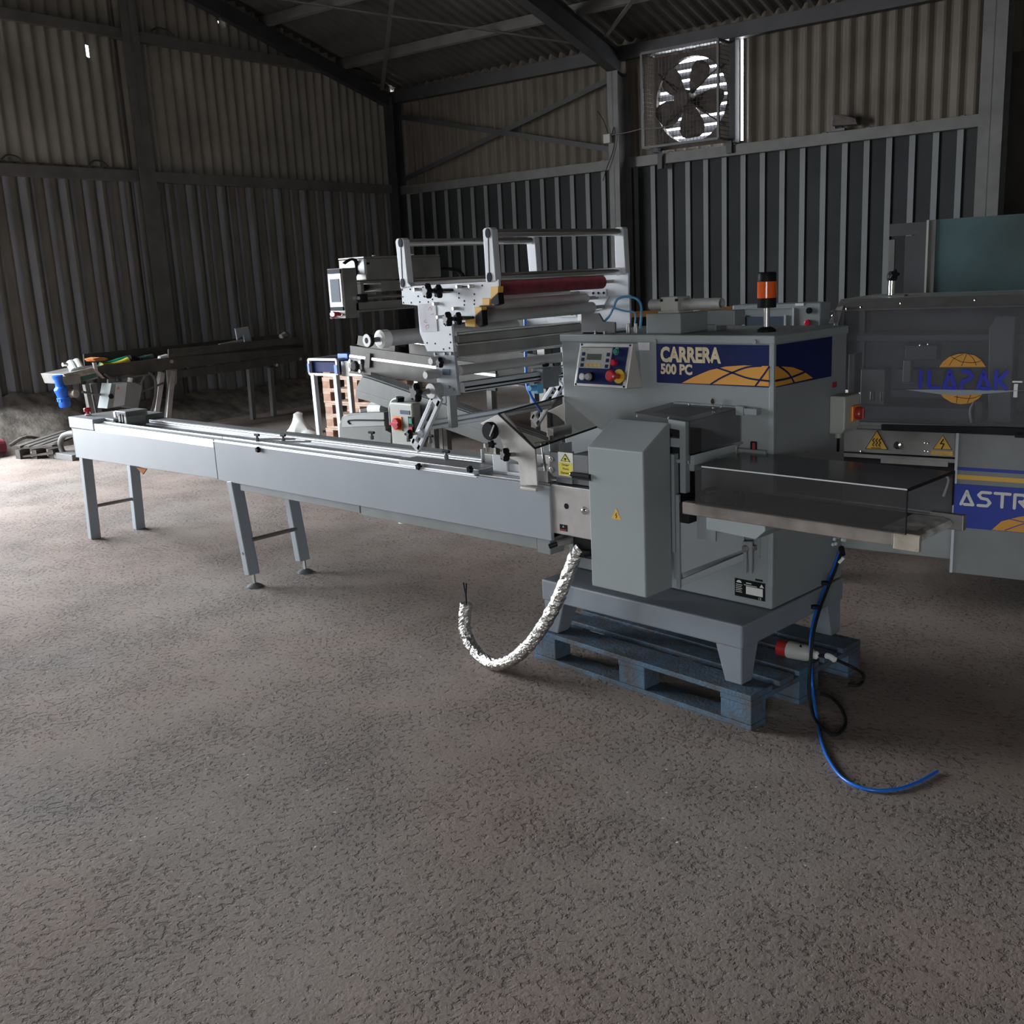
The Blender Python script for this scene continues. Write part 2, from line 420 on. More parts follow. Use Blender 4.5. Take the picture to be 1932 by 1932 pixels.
make('gable_post', hcol(BXL+.06, 8.54, 0, roofz(8.54)-.2, .24, .2, 'x'), 'frame_s', wl)
make('door_post', hcol(BXL+.06, DOOR1[1]+.1, 0, roofz(DOOR1[1])-.2, .2, .2, 'x'), 'frame_s', wl)
for yy, s in ((6.62, .26), (7.75, .26), (8.9, .34)):
    zz = 3.37 if yy < 8.6 else 5.1
    make('torn_foam_strip', MB().tube([(BXL+.09, yy, zz), (BXL+.10, yy+s*.3, zz+.05), (BXL+.10, yy+s*.7, zz+.04), (BXL+.09, yy+s, zz-.01)], .012, 6), 'frame_d', wl)

wb = bpy.data.objects.new('wall_back', None); COL.objects.link(wb); wb['kind'] = 'structure'
wb.location = fw('B', (0, BYB, 0)); wb.rotation_euler = (0,0,R(8.2455)); BASE[wb.name] = Vector((0,BYB,0))
FU0, FU1, FZ0, FZ1 = -7.46, -6.34, 3.37, 4.56       # fan opening
SLU0, SLU1 = -6.215, -6.19                          # daylight gap beside the fan
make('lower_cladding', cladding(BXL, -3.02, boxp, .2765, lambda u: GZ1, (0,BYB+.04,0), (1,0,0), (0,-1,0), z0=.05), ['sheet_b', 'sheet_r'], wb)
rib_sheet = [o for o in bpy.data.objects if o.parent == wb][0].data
for f in rib_sheet.polygons: f.material_index = 1 if all(rib_sheet.vertices[i].co.y < .04-.03 for i in f.vertices) else 0  # rib crests get the lighter sheet, pans the darker one
make('upper_cladding', cladding(BXL, BXR, profile_wave(.186, .06), .186, lambda u: EAVE+.16, (0,BYB+.04,0), (1,0,0), (0,-1,0),
     [(FU0, FU1, FZ0, FZ1), (SLU0, SLU1, 3.36, 4.62)], z0=GZ0+.06), 'sheet_bu', wb)
make('girt', MB().box(BXL, BYB-.10, GZ0-.02, -8.05, BYB, GZ1-.02), 'frame_s', wb, bevel=.004)
make('girt', MB().box(-7.9, BYB-.10, GZ0-.02, -2.95, BYB, GZ1-.02), 'frame_s', wb, bevel=.004)
make('eave_beam', MB().box(BXL, BYB-.16, EAVE-.18, BXR, BYB-.02, EAVE-.0), 'frame_d', wb, bevel=.004)
make('fan_jamb', MB().box(-6.32, BYB-.14, GZ1, -6.236, BYB, EAVE-.15), 'frame_d', wb)
make('board_panel', MB().box(-3.02, BYB-.03, 0, BXR, BYB, GZ1+.6), 'board', wb)
for a, b in (((-12.25, 3.40), (-8.05, 4.42)), ((-12.25, 4.40), (-8.05, 3.42))):
    make('brace', MB().bar((a[0], BYB-.13, a[1]), (b[0], BYB-.13, b[1]), .012, .075), 'frame_d', wb)
# the sides out of view
wr = strut('wall_right', MB().box(BXR, BYF, 0, BXR+.1, BYB, roofz(RIDGE_BY)), 'sheet_u', (BXR, 0, 0))
wf = MB(); d0, d1, dz = DOOR2
wf.box(BXL, BYF-.1, 0, d0, BYF, 6).box(d1, BYF-.1, 0, BXR, BYF, 6).box(d0, BYF-.1, dz, d1, BYF, 6)
strut('wall_front', wf, 'sheet_u', (0, BYF, 0))

ce = bpy.data.objects.new('ceiling', None); COL.objects.link(ce); ce['kind'] = 'structure'
ce.location = fw('B', (0, 0, EAVE)); ce.rotation_euler = (0,0,R(8.2455)); BASE[ce.name] = Vector((0,0,EAVE))
def roof_sheet(y0, y1, name):
    mb = MB(); prof = profile_wave(.178, .05, 6); us = []
    u = BXL - .3
    while u < BXR:
        us += [(u+a, off) for a, off in prof]; u += .178
    vs = []; fs = []
    for u, off in us: vs += [(u, y0, roofz(y0)-off+.11), (u, y1, roofz(y1)-off+.11)]
    for i in range(len(us)-1): fs.append((2*i, 2*i+2, 2*i+3, 2*i+1))
    make(name, mb.add(vs, fs), 'roof', ce)
roof_sheet(BYB+.5, RIDGE_BY, 'roof_sheeting'); roof_sheet(RIDGE_BY, BYF-.1, 'roof_sheeting')
for y in (12.33, 10.84, 9.36, 7.88, 6.4, 4.9, 3.5, 2, .5, -1, -2.5, -4):
    z = roofz(y)
    make('purlin', MB().bar((BXL, y, z-.02), (BXR, y, z-.02), .065, .15, (0, TZ if y < RIDGE_BY else -TZ*0+TZ, 1)), 'frame_s', ce, bevel=.004)
def rafter(x, w):
    m = MB()
    m.bar((x, BYB-.1, roofz(BYB-.1)-.27), (x, RIDGE_BY, roofz(RIDGE_BY)-.27), .012, .30)
    m.bar((x, BYB-.1, roofz(BYB-.1)-.42), (x, RIDGE_BY, roofz(RIDGE_BY)-.42), w, .014)
    m.bar((x, BYB-.1, roofz(BYB-.1)-.12), (x, RIDGE_BY, roofz(RIDGE_BY)-.12), w, .014)
    m.bar((x, BYF, roofz(BYF)-.27), (x, RIDGE_BY, roofz(RIDGE_BY)-.27), w, .30)
    return m
for x in (-8.0, -3.02, 1.9, 6.8): make('rafter', rafter(x, .16), 'frame_d', ce)
make('rafter', MB().bar((BXL+.12, BYB, roofz(BYB)-.2), (BXL+.12, RIDGE_BY, roofz(RIDGE_BY)-.2), .12, .2), 'frame_d', ce)
for p, q in (((-8.1, 13.2), (-12.3, 9.6)), ((-8.1, 9.2), (-12.3, 13.1)), ((-7.9, 12.9), (-3.2, 9.0)), ((-7.9, 9.0), (-3.2, 13.2))):
    make('brace', MB().bar((p[0], p[1], roofz(p[1])-.12), (q[0], q[1], roofz(q[1])-.12), .06, .012), 'frame_s', ce)
co1 = strut('trim_1', hcol(-7.98, BYB-.2, 0, EAVE-.35, .17, .34, 'y'), 'frame_s', (-7.98, BYB-.2, 0))
co2 = strut('trim_2', hcol(-3.02, BYB-.2, 0, EAVE-.3, .26, .3, 'y'), 'frame_s', (-3.02, BYB-.2, 0))
co3 = strut('trim_3', hcol(BXL+.14, BYB-.16, 0, EAVE-.1, .2, .2, 'y'), 'frame_d', (BXL+.14, BYB-.16, 0))

# ------------------------------------------------------------------ exhaust fan in its cage
fan = thing('exhaust_fan', 'large caged exhaust fan high on the back wall, daylight between its louvres', 'fan', (-6.9, BYB, 3.3), 'B')
cx, cz, cr = -6.90, 3.955, .535
pl = MB(); n = 40
ring = [(cx+cr*math.cos(2*math.pi*i/n), cz+cr*1.04*math.sin(2*math.pi*i/n)) for i in range(n)]
def sq(i):
    a = 2*math.pi*i/n; c, s = math.cos(a), math.sin(a); k = 1/max(abs(c), abs(s)); return (cx + .57*k*c, cz + .61*k*s)
outer = [sq(i) for i in range(n)]
yp = BYB-.10
vs = [(u, yp, z) for u, z in ring] + [(u, yp, z) for u, z in outer] + [(u, yp+.09, z) for u, z in ring]
pl.add(vs, [(i, (i+1)%n, n+(i+1)%n, n+i) for i in range(n)] + [(i, 2*n+i, 2*n+(i+1)%n, (i+1)%n) for i in range(n)])
make('mounting_plate', pl, 'rust', fan)
for i in range(9):
    z = 3.44 + i*.122
    make('louvre', MB().bar((FU0-.02, BYB+.02, z), (FU1+.02, BYB+.02, z), .012, .100, (0, .35, 1)), 'louvre', fan)
YC0 = BYB-.45
cg = MB(); L0, L1, C0, C1 = -7.46, -6.33, 3.37, 4.58
for u in (L0, L1):
    for z in (C0, C1): cg.bar((u, YC0, z), (u, yp, z), .03, .03)
    cg.bar((u, YC0, C0), (u, YC0, C1), .03, .03, (1,0,0))
for z in (C0, C1): cg.bar((L0, YC0, z), (L1, YC0, z), .03, .03)
make('cage_frame', cg, 'frame_s', fan)
ms = MB(); k = 22
for i in range(1, k):
    u = L0+(L1-L0)*i/k; z = C0+(C1-C0)*i/k
    ms.bar((u, YC0, C0), (u, YC0, C1), .004, .004, (1,0,0)); ms.bar((L0, YC0, z), (L1, YC0, z), .004, .004)
for i in range(1, 8):
    y = YC0+(yp-YC0)*i/8
    ms.bar((L0, y, C0), (L0, y, C1), .004, .004, (1,0,0)); ms.bar((L1, y, C0), (L1, y, C1), .004, .004, (1,0,0))
for i in range(1, k):
    z = C0+(C1-C0)*i/k; ms.bar((L0, YC0, z), (L0, yp, z), .004, .004); ms.bar((L1, YC0, z), (L1, yp, z), .004, .004)
make('cage_mesh', ms, 'rust', fan, kind='stuff')
hb = (cx, YC0+.12, cz)
make('motor', MB().lathe((cx, YC0+.06, cz), (0,1,0), [(0,.09),(.01,.115),(.16,.115),(.18,.07),(.22,.05)], 20), 'rust', fan, smooth=True)
make('hub', MB().cyl((cx, YC0+.22, cz), (cx, YC0+.32, cz), .10), 'rust', fan)
for k in range(5):
    a0 = R(72*k + 62); m = MB(); vs = []
    for t, wd in ((.07,.05),(.16,.085),(.28,.145),(.39,.165),(.47,.14),(.505,.07)):
        c = (cx+t*math.cos(a0), cz+t*math.sin(a0))
        for s_ in (-1, 1):
            vs.append((c[0]-math.sin(a0)*wd*s_, YC0+.27+s_*.045, c[1]+math.cos(a0)*wd*s_))
    fs = [(2*i, 2*i+1, 2*i+3, 2*i+2) for i in range(5)]
    m.add(vs, fs).add([(x, y+.006, z) for x, y, z in vs], fs)
    make('blade', m, 'rust', fan)
mt = MB()
for a in (R(38), R(142), R(218), R(-38)):
    mt.bar((cx, YC0+.1, cz), (cx+.62*math.cos(a), yp-.02, cz+.62*math.sin(a)), .02, .02)
make('motor_bracket', mt, 'rust', fan)
make('shelf_bracket', MB().box(-7.40, YC0+.1, 3.31, -7.34, BYB-.1, 3.37).box(-7.40, BYB-.16, 3.1, -7.33, BYB-.1, 3.37).box(-6.36, BYB-.16, 3.2, -6.28, BYB-.1, 3.37), 'frame_d', fan)

jb = thing('junction_box', 'small pale junction box with loose wires on the steel column beside the fan', 'electrical box', (-8.02, BYB-.40, 3.5), 'B')
make('body', MB().box(-8.10, BYB-.45, 3.50, -7.99, BYB-.375, 3.62), 'beige', jb, bevel=.006)
make('wire', MB().tube([(-8.0, BYB-.40, 3.56), (-7.93, BYB-.42, 3.7), (-7.95, BYB-.40, 3.45), (-8.08, BYB-.42, 3.15), (-8.14, BYB-.42, 3.0)], .006, 6), 'black', jb)
make('wire', MB().tube([(-8.04, BYB-.40, 3.62), (-8.1, BYB-.42, 3.8), (-8.2, BYB-.42, 3.95)], .005, 6), 'black', jb)
make('wire', MB().tube([(-7.99, BYB-.42, 3.60), (-7.7, BYB-.46, 3.60), (-7.46, YC0-.01, 3.62), (-7.2, YC0-.02, 3.60), (-6.9, YC0-.02, 3.62)], .006, 6), 'frame_s', jb)

fl = thing('flood_lamp', 'small dusty floodlight sitting on the girt of the back wall', 'lamp', (-4.85, BYB-.1, GZ1-.02), 'B')
make('bracket', MB().box(-4.93, BYB-.13, GZ1-.018, -4.77, BYB-.05, GZ1+.01).box(-4.95, BYB-.10, GZ1, -4.90, BYB-.06, GZ1+.16), 'frame_s', fl)
make('lamp_housing', MB().prism([(-4.90, BYB-.22, GZ1+.04), (-4.58, BYB-.22, GZ1+.02), (-4.60, BYB-.22, GZ1+.09), (-4.78, BYB-.22, GZ1+.16), (-4.88, BYB-.22, GZ1+.17)], (0, .14, 0)), 'rust', fl, bevel=.006)
# ------------------------------------------------------------------ blue pallet (frame P: x -1.2..0, y 0...8)
pal = thing('pallet', 'weathered blue wooden pallet under the grey wrapping machine', 'pallet', (-.6, .4, 0), 'P')
def pallet_boards(par, fr_m, m2, x0=-1.2, jit=.004):
    rnd = random.Random(3)
    for y, w in ((0,.145), (.19,.10), (.3275,.145), (.51,.10), (.655,.145)):
        d = rnd.uniform(-jit, jit)
        make('deck_board', MB().box(x0, y+d, .122, x0+1.2, y+w+d, .144), fr_m, par, bevel=.003)
    for x in (x0, x0+.5275, x0+1.055): make('stringer_board', MB().box(x, 0, .100, x+.145, .8, .1215), fr_m, par, bevel=.003)
    for x in (x0, x0+.5275, x0+1.055):
        for y, w in ((0,.10), (.3275,.145), (.70,.10)): make('block', MB().box(x+.002, y+.002, .022, x+.143, y+w, .0995), m2, par, bevel=.003)
    for y, w in ((0,.10), (.3275,.145), (.70,.10)): make('bottom_board', MB().box(x0, y, 0, x0+1.2, y+w, .0215), fr_m, par, bevel=.003)
pallet_boards(pal, 'pal_b', 'pal_b')

# ------------------------------------------------------------------ wrapping machine
wm = thing('wrapping_machine', 'grey packaging machine cabinet reading CARRERA 500 PC on the blue pallet', 'machine', (-2.6, 3.6, .145))
X0, X1, YF, YK, ZB, ZT = -3.15, -2.073, 3.425, 3.988, .391, 1.465
bf = MB().box(-3.122, 3.202, .294, -2.065, 3.992, .391)
make('base_frame', bf, 'base', wm, bevel=.008)
def leg(x, y, sx, sy):
    t, b = .12, .075
    m = MB(); z0, z1 = .1455, .294
    def c(w): return [(x, y), (x+sx*w, y), (x+sx*w, y+sy*w), (x, y+sy*w)]
    m.add([(*p, z1) for p in c(t)] + [(*p, z0) for p in c(b)], [(0,1,2,3), (7,6,5,4), (0,4,5,1), (1,5,6,2), (2,6,7,3), (3,7,4,0)])
    return m
for x, y, sx, sy in ((-3.115, 3.209, 1, 1), (-2.072, 3.209, -1, 1), (-3.115, 3.985, 1, -1), (-2.072, 3.985, -1, -1)):
    make('leg', leg(x, y, sx, sy), 'base', wm, bevel=.005)
make('cabinet', MB().box(X0, YF, ZB+.004, X1, YK, ZT), 'grey', wm, bevel=.006)
make('corner_trim', MB().box(X1-.018, YF-.005, .49, X1+.004, YF+.012, 1.452), 'guard', wm, bevel=.003)
make('top_lip', MB().box(X0-.004, YF-.006, ZT-.028, X1+.006, YK, ZT+.004), 'guard', wm, bevel=.004)
for px in (1237, 1424):
    c = Vector((-2.62,3.419,1.443)) if px == 1237 else Vector((-2.152,3.419,1.446))
    make('panel_screw', MB().cyl(c, c+Vector((0,-.006,0)), .009, n=10), 'steel_d', wm)
# printed front panel
bp = make('brand_panel', MB().box(-2.619, YF-.004, 1.2745, -2.092, YF+.002, 1.4335), 'navy', wm)
nf = Vector((0,-1,0))
arc = [(-2.49,3.42,1.278), (-2.43,3.42,1.305), (-2.359,3.42,1.332), (-2.283,3.42,1.349), (-2.201,3.42,1.356), (-2.09,3.42,1.356), (-2.09,3.42,1.28)]
make('globe_print', MB().prism([Vector(p) for p in arc], (0,-.0018,0)), 'logo_o', bp)
gl = MB()
for pts in ([(-2.318,3.418,1.343), (-2.257,3.418,1.328), (-2.177,3.418,1.307), (-2.089,3.418,1.3)],
            [(-2.351,3.418,1.278), (-2.289,3.418,1.311), (-2.193,3.418,1.347), (-2.123,3.418,1.356)],
            [(-2.148,3.418,1.279), (-2.112,3.418,1.323), (-2.089,3.418,1.353)]):
    ribbon(gl, pts, .007, nf, .0006, sub=6)
make('globe_lines', gl, 'navy', bp)
lettering('lettering', 'CARRERA', (-2.597,3.421,1.359), (1,0,0), (0,0,1), .293, .064, 'cream', bp, bold=.045, depth=.0012)
lettering('lettering', '500 PC', (-2.597,3.421,1.31), (1,0,0), (0,0,1), .157, .044, 'cream', bp, bold=.045, depth=.0012)
sp = make('side_brand_panel', MB().box(X1-.002, 3.44, 1.2745, X1+.004, 3.856, 1.4335), 'navy', wm)
nr = Vector((1,0,0))
arc = [(-2.067,3.426,1.355), (-2.067,3.483,1.349), (-2.067,3.552,1.339), (-2.067,3.628,1.317), (-2.067,3.702,1.283), (-2.067,3.427,1.279)]
make('globe_print', MB().prism([Vector(p) for p in arc], (.0018,0,0)), 'logo_o', sp)
gl = MB()
for pts in ([(-2.064,3.422,1.301), (-2.064,3.525,1.302), (-2.064,3.634,1.313)], [(-2.064,3.447,1.353), (-2.064,3.513,1.321), (-2.064,3.556,1.282)]):
    ribbon(gl, pts, .008, nr, .0006, sub=6)
make('globe_lines', gl, 'navy', sp)
make('small_side_label', MB().box(X1, 3.870, 1.226, X1+.003, 3.905, 1.248), 'redd', wm)
# control panel box, tilted
TL, TR, BL, BR = Vector((-3.012,3.395,1.435)), Vector((-2.718,3.395,1.437)), Vector((-3.032,3.368,1.25)), Vector((-2.742,3.368,1.248))
cp = make('control_panel', MB().add([TL, TR, BR, BL, TL+Vector((.02,.035,0)), TR+Vector((.005,.035,0)), BR+Vector((.045,.062,0)), BL+Vector((.03,.062,0))],
     [(0,1,2,3), (7,6,5,4), (0,4,5,1), (1,5,6,2), (2,6,7,3), (3,7,4,0)]), 'steel', wm, bevel=.003)
fn = (TR-TL).cross(TL-BL).normalized()
if fn.y > 0: fn = -fn
def face(u, v, l=0): return bil(TL, TR, BL, BR, u, v) + fn*l
def patch(u0, v0, u1, v1, l0, l1):
    q = [face(u0,v0,l0), face(u1,v0,l0), face(u1,v1,l0), face(u0,v1,l0)]
    return MB().prism(q, fn*(l1-l0))
make('backing_plate', patch(.045, .09, .93, .93, 0, .0015), 'navy', cp)
make('display_unit', patch(.055, .105, .655, .575, .001, .008), 'beige', cp, bevel=.002)
make('display', patch(.20, .25, .475, .385, .0075, .0095), 'lcd', cp)
for k, (u, v) in enumerate(((.10,.215), (.10,.34), (.10,.47), (.575,.22), (.575,.35), (.575,.48))):
    make('key', patch(u, v, u+.055, v+.08, .008, .0105), 'navy', cp)
for k in range(4): make('key', patch(.19+k*.08, .48, .25+k*.08, .53, .008, .0095), 'amber', cp)
make('maker_mark', patch(.15, .15, .215, .165, .0078, .0084), 'steel_d', cp)
def button(name, u, v, r, h, m, ring=None):
    p = face(u, v, .001)
    if ring: make('button_ring', MB().cyl(p, p+fn*h*.55, r*1.25, r*1.12, 18), ring, cp)
    return make(name, MB().lathe(p, fn, [(0, r*.95), (h*.7, r), (h, r*.8)], 18), m, cp, smooth=True)
button('start_button', .745, .19, .0135, .018, 'green', 'chrome')
button('stop_button', .735, .435, .0145, .020, 'redp')
button('lamp_button', .155, .775, .0155, .012, 'white_p')
button('dial', .325, .77, .0165, .030, 'beige', 'black')
p = face(.845, .73, .001)
make('warning_disc', MB().cyl(p, p+fn*.003, .030, n=24), 'yellow', cp)
make('emergency_stop', MB().lathe(p, fn, [(0,.011), (.02,.011), (.03,.014), (.05,.0235), (.062,.0235), (.066,.018)], 20), 'redp', cp, smooth=True)
for u, v in ((.04,.04), (.955,.05), (.03,.955), (.96,.95)):
    p = face(u, v); make('screw', MB().cyl(p, p+fn*.002, .0045, n=8), 'black', cp)
tp = make('yellow_tape', MB().box(-3.075, YF-.003, 1.4385, -2.765, YF, 1.452), 'tape_y', wm, label='faded yellow label tape with worn print')
wp = MB(); rnd = random.Random(11)
x = -3.06
while x < -2.80:
    w_ = .004 + .014*rnd.random(); h_ = .003 + .003*rnd.random()
    wp.box(x, YF-.0036, 1.4435, x+w_, YF-.003, 1.4435+h_); x += w_ + .004 + .022*rnd.random()
make('worn_print', wp, 'bronze', tp)
make('paper_label', MB().box(-2.755, YF-.0025, 1.406, -2.655, YF, 1.448), 'paper', wm)
# things bolted on top of the cabinet
tb = make('top_box', MB().box(-2.711, 3.475, ZT+.004, -2.535, 3.72, 1.553), 'grey', wm, bevel=.005)
make('box_tail', MB().box(-2.535, 3.66, 1.49, -2.40, 3.74, 1.552).box(-2.535, 3.66, ZT, -2.49, 3.74, 1.50), 'grey', wm, bevel=.004)
make('clamp_block', MB().box(-2.642, 3.485, 1.553, -2.555, 3.575, 1.618).box(-2.655, 3.48, 1.553, -2.545, 3.58, 1.562), 'beige', wm, bevel=.004)
pipe = MB(); n = 18
pipe.lathe((-2.725, 3.53, 1.586), (1,0,0), [(0,.014), (0,.0225), (.352,.0225), (.352,.018), (.30,.018)], n)
make('pipe', pipe, 'roller', wm, smooth=True)
for dx in (0, .075): make('block_screw', MB().cyl((-2.635+dx, 3.488, 1.605), (-2.635+dx, 3.479, 1.605), .006, n=8), 'black', wm)
make('folded_bracket', MB().prism([Vector((-3.069,3.47,1.463)), Vector((-3.065,3.47,1.558)), Vector((-2.967,3.47,1.557)), Vector((-2.941,3.47,1.521)), Vector((-2.876,3.47,1.518)), Vector((-2.877,3.47,1.473))], (0,.01,0)).box(-3.06, 3.47, ZT, -2.92, 3.62, ZT+.01), 'grey_dark', wm)
for q in ((-2.842,3.52,1.468), (-2.801,3.52,1.468)):
    q = Vector(q); make('tube_fitting', MB().cyl((q.x, q.y, ZT), (q.x, q.y, ZT+.028), .010, n=10).cyl((q.x, q.y, ZT+.028), (q.x, q.y, ZT+.045), .007, n=10), 'steel', wm)
for q in ((-2.96,3.44,1.468), (-2.908,3.44,1.471)):
    q = Vector(q); make('stud', MB().cyl((q.x, q.y, ZT), (q.x, q.y, ZT+.02), .006, n=8), 'chrome', wm)
make('air_tube', MB().tube([((-2.778,3.52,1.488)), ((-2.771,3.52,1.541)), ((-2.772,3.52,1.588)), ((-2.805,3.53,1.614)), ((-2.863,3.53,1.622)), ((-2.899,3.52,1.612)), ((-2.916,3.51,1.575)), ((-2.935,3.5,1.539)), ((-2.958,3.49,1.517))], .0052, 8), 'hose_l', wm, smooth=True)
make('air_tube', MB().tube([((-2.81,3.52,1.483)), ((-2.802,3.52,1.533)), ((-2.81,3.52,1.557)), ((-2.857,3.52,1.562)), ((-2.901,3.51,1.574)), ((-2.921,3.51,1.584))], .0038, 8), 'hose_l', wm, smooth=True)
# signal beacon
bx, by = -2.222, 3.615
be = make('beacon', MB().lathe((bx, by, ZT+.004), (0,0,1), [(0,.036), (.008,.036), (.016,.026), (.02,.015)], 20), 'black', wm, smooth=True)
make('stem', MB().cyl((bx, by, ZT+.02), (bx, by, 1.565), .0125, n=16), 'steel', be, smooth=True)
make('lens_base', MB().cyl((bx, by, 1.563), (bx, by, 1.600), .0365, n=24), 'black', be, smooth=True)
make('lens', MB().lathe((bx, by, 1.600), (0,0,1), [(0,.036), (.001,.0375), (.063,.0375), (.064,.036)], 28), 'lens', be, smooth=True)
make('inner_lamp', MB().cyl((bx, by, 1.601), (bx, by, 1.66), .02, n=14), 'lens2', be, smooth=True)
make('beacon_cap', MB().lathe((bx, by, 1.664), (0,0,1), [(0,.0365), (.03,.0365), (.034,.034), (.036,.03)], 24), 'black', be, smooth=True)
# isolator on the side
ib = make('isolator_box', MB().prism([(X1, 3.852, 1.195), (X1, 3.852, 1.040), (X1+.052, 3.852, 1.040), (X1+.068, 3.852, 1.060), (X1+.068, 3.852, 1.195)], (0,.13,0)), 'beige', wm, bevel=.006)
make('switch_plate', MB().box(X1+.068, 3.898, 1.088, X1+.080, 3.962, 1.152), 'orange', ib, bevel=.004)
make('switch_knob', MB().lathe((X1+.08, 3.930, 1.120), (1,0,0), [(0,.026), (.018,.026), (.026,.022)], 20).box(X1+.10, 3.924, 1.098, X1+.112, 3.936, 1.142), 'redd', ib, bevel=.002)
make('gland', MB().cyl((X1+.03, 3.875, 1.04), (X1+.03, 3.875, 1.022), .013, n=12), 'beige', ib)
make('cable_tail', MB().cyl((X1+.03, 3.875, 1.022), (X1+.03, 3.875, .965), .006, n=10), 'black', ib)
# infeed-side stainless panel and cutter guard
st = make('stainless_cover', MB().box(-2.905, 3.062, .667, -2.66, 3.42, .878), 'steel', wm, bevel=.003)
for dx in (0,): make('hole', MB().cyl((-2.822, 3.0625, .793), (-2.822, 3.0605, .793), .012, n=16), 'black', st)
make('bolt', MB().lathe((-2.724, 3.062, .787), (0,-1,0), [(0,.017), (.002,.017), (.003,.008), (.009,.008), (.011,.004)], 16), 'chrome', st, smooth=True)
sl = make('arrow_label', MB().box(-2.863, 3.0605, .684, -2.822, 3.062, .712), 'black', st)
make('arrow_mark', MB().prism([(-2.8485, 3.0603, .700), (-2.8425, 3.0603, .709), (-2.8365, 3.0603, .700)], (0,-.0004,0)), 'beige', sl)
make('red_stripe', MB().box(-2.861, 3.0598, .686, -2.824, 3.0605, .6915), 'redd', sl)
hp = make('head_plate', MB().prism([(-2.905, 3.058, .925), (-2.905, 3.058, 1.016), (-2.69, 3.058, 1.016), (-2.69, 3.058, .912), (-2.885, 3.058, .912)], (0,.02,0)), 'grey_dark', wm, bevel=.003)
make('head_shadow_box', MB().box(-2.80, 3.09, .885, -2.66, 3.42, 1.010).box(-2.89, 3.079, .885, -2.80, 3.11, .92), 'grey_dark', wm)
for z in (.965, .985-.045): pass
for q in ((-2.893,3.057,0.986), (-2.895,3.057,0.941)):
    make('bolt', MB().lathe(q, (0,-1,0), [(0,.012), (.002,.012), (.003,.007), (.008,.006)], 14), 'chrome', hp, smooth=True)
dl = make('danger_label', MB().box(-2.853, 3.0565, .922, -2.772, 3.058, 1.020), 'white_l', hp)
make('yellow_field', MB().box(-2.850, 3.0558, .924, -2.775, 3.0565, .978), 'label_y', dl)
tri = [Vector((-2.8125+.031*math.sin(a)*1.0, 3.0558, .994+.022*math.cos(a))) for a in (0, 2.1, -2.1)]
make('warning_triangle', MB().prism(tri, (0,-.0004,0)), 'black', dl)
make('warning_triangle_face', MB().prism([lerp(t, (-2.8125, 3.0558, .992), .22)+Vector((0,-.0005,0)) for t in tri], (0,-.0003,0)), 'label_y', dl)
make('hand_mark', MB().box(-2.819, 3.0547, .991, -2.806, 3.055, .997).box(-2.814, 3.0547, .984, -2.811, 3.055, .991), 'black', dl)
for k, (tx, w) in enumerate((('Danger', .040), ('Sharp', .033), ('Elements', .052))):
    lettering('lettering', tx, (-2.8125-w/2, 3.0557, .963-.0165*k), (1,0,0), (0,0,1), w, .0105, 'black', dl, bold=.01, depth=.0006)
make('guard_bar', MB().cyl((-2.772, 3.045, .936), (-2.672, 3.045, .936), .010, n=12).box(-2.772, 3.046, .918, -2.672, 3.07, .930), 'rubber', wm)
make('end_ball', MB().lathe((-2.782, 3.045, .936), (1,0,0), [(0,.002), (.004,.008), (.01,.01), (.016,.006)], 10), 'chrome', wm, smooth=True)
make('head_window', MB().box(-2.772, 3.060, .945, -2.69, 3.062, 1.010), 'lcd', wm)
# jaw drive guard
jx0, jx1, jy0, jy1 = -2.685, -2.405, 3.05, 3.222
jg = make('jaw_guard', MB().prism([(jx0, jy0, .477), (jx0, jy0, 1.056), (jx0, jy1-.012, 1.146), (jx0, jy1, 1.146), (jx0, jy1, .477)], (jx1-jx0, 0, 0)), 'guard', wm, bevel=.005)
tri = [Vector(p) for p in ((-2.545,3.05,0.823), (-2.569,3.05,0.777), (-2.521,3.05,0.777))]
wt = make('voltage_sign', MB().prism(tri, (0,-.001,0)), 'amber', jg)
cc = sum(tri, Vector())/3
make('bolt_mark', ribbon(MB(), [cc+Vector((.002,0,.010)), cc+Vector((-.003,0,.001)), cc+Vector((.003,0,-.001)), cc+Vector((-.001,0,-.010))], .0032, nf, .0015), 'black', wt)
for q in ((-2.548,3.2,1.165), (-2.394,3.2,1.166)): make('guard_screw', MB().cyl(q, Vector(q)+Vector((0,0,.008)), .005, n=8), 'chrome', jg)
# jaw side plate with cut-outs
jp = MB(); y = 3.236
jp.prism([(-2.424, y, 1.158), (-2.343, y, 1.152), (-2.346, y, .87), (-2.372, y, .87), (-2.372, y, 1.118), (-2.424, y, 1.123)], (0,.03,0))
jp.box(-2.43, y, 1.05, -2.372, y+.03, 1.085).box(-2.43, y, .62, -2.40, y+.03, 1.02)
jp.box(-2.43, y+.03, .50, -2.385, y+.032, .62)
make('jaw_plate', jp, 'grey', wm, bevel=.003)
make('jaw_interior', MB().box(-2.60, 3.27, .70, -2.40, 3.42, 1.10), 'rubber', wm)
make('jaw_bar', MB().box(-2.36, 3.262, .955, -2.325, 3.43, .985).box(-2.40, 3.25, .985, -2.34, 3.42, 1.0), 'grey', wm, bevel=.003)
make('low_rail', MB().prism([Vector((-2.333,3.25,0.981)), Vector((-2.333,3.25,1.019)), Vector((-2.235,3.41,1.049)), Vector((-2.235,3.41,1.023))], (.012,.012,0)), 'grey', wm, bevel=.002)
make('low_rail_return', MB().box(-2.235, 3.405, 1.005, -2.095, 3.425, 1.034), 'grey', wm, bevel=.006)
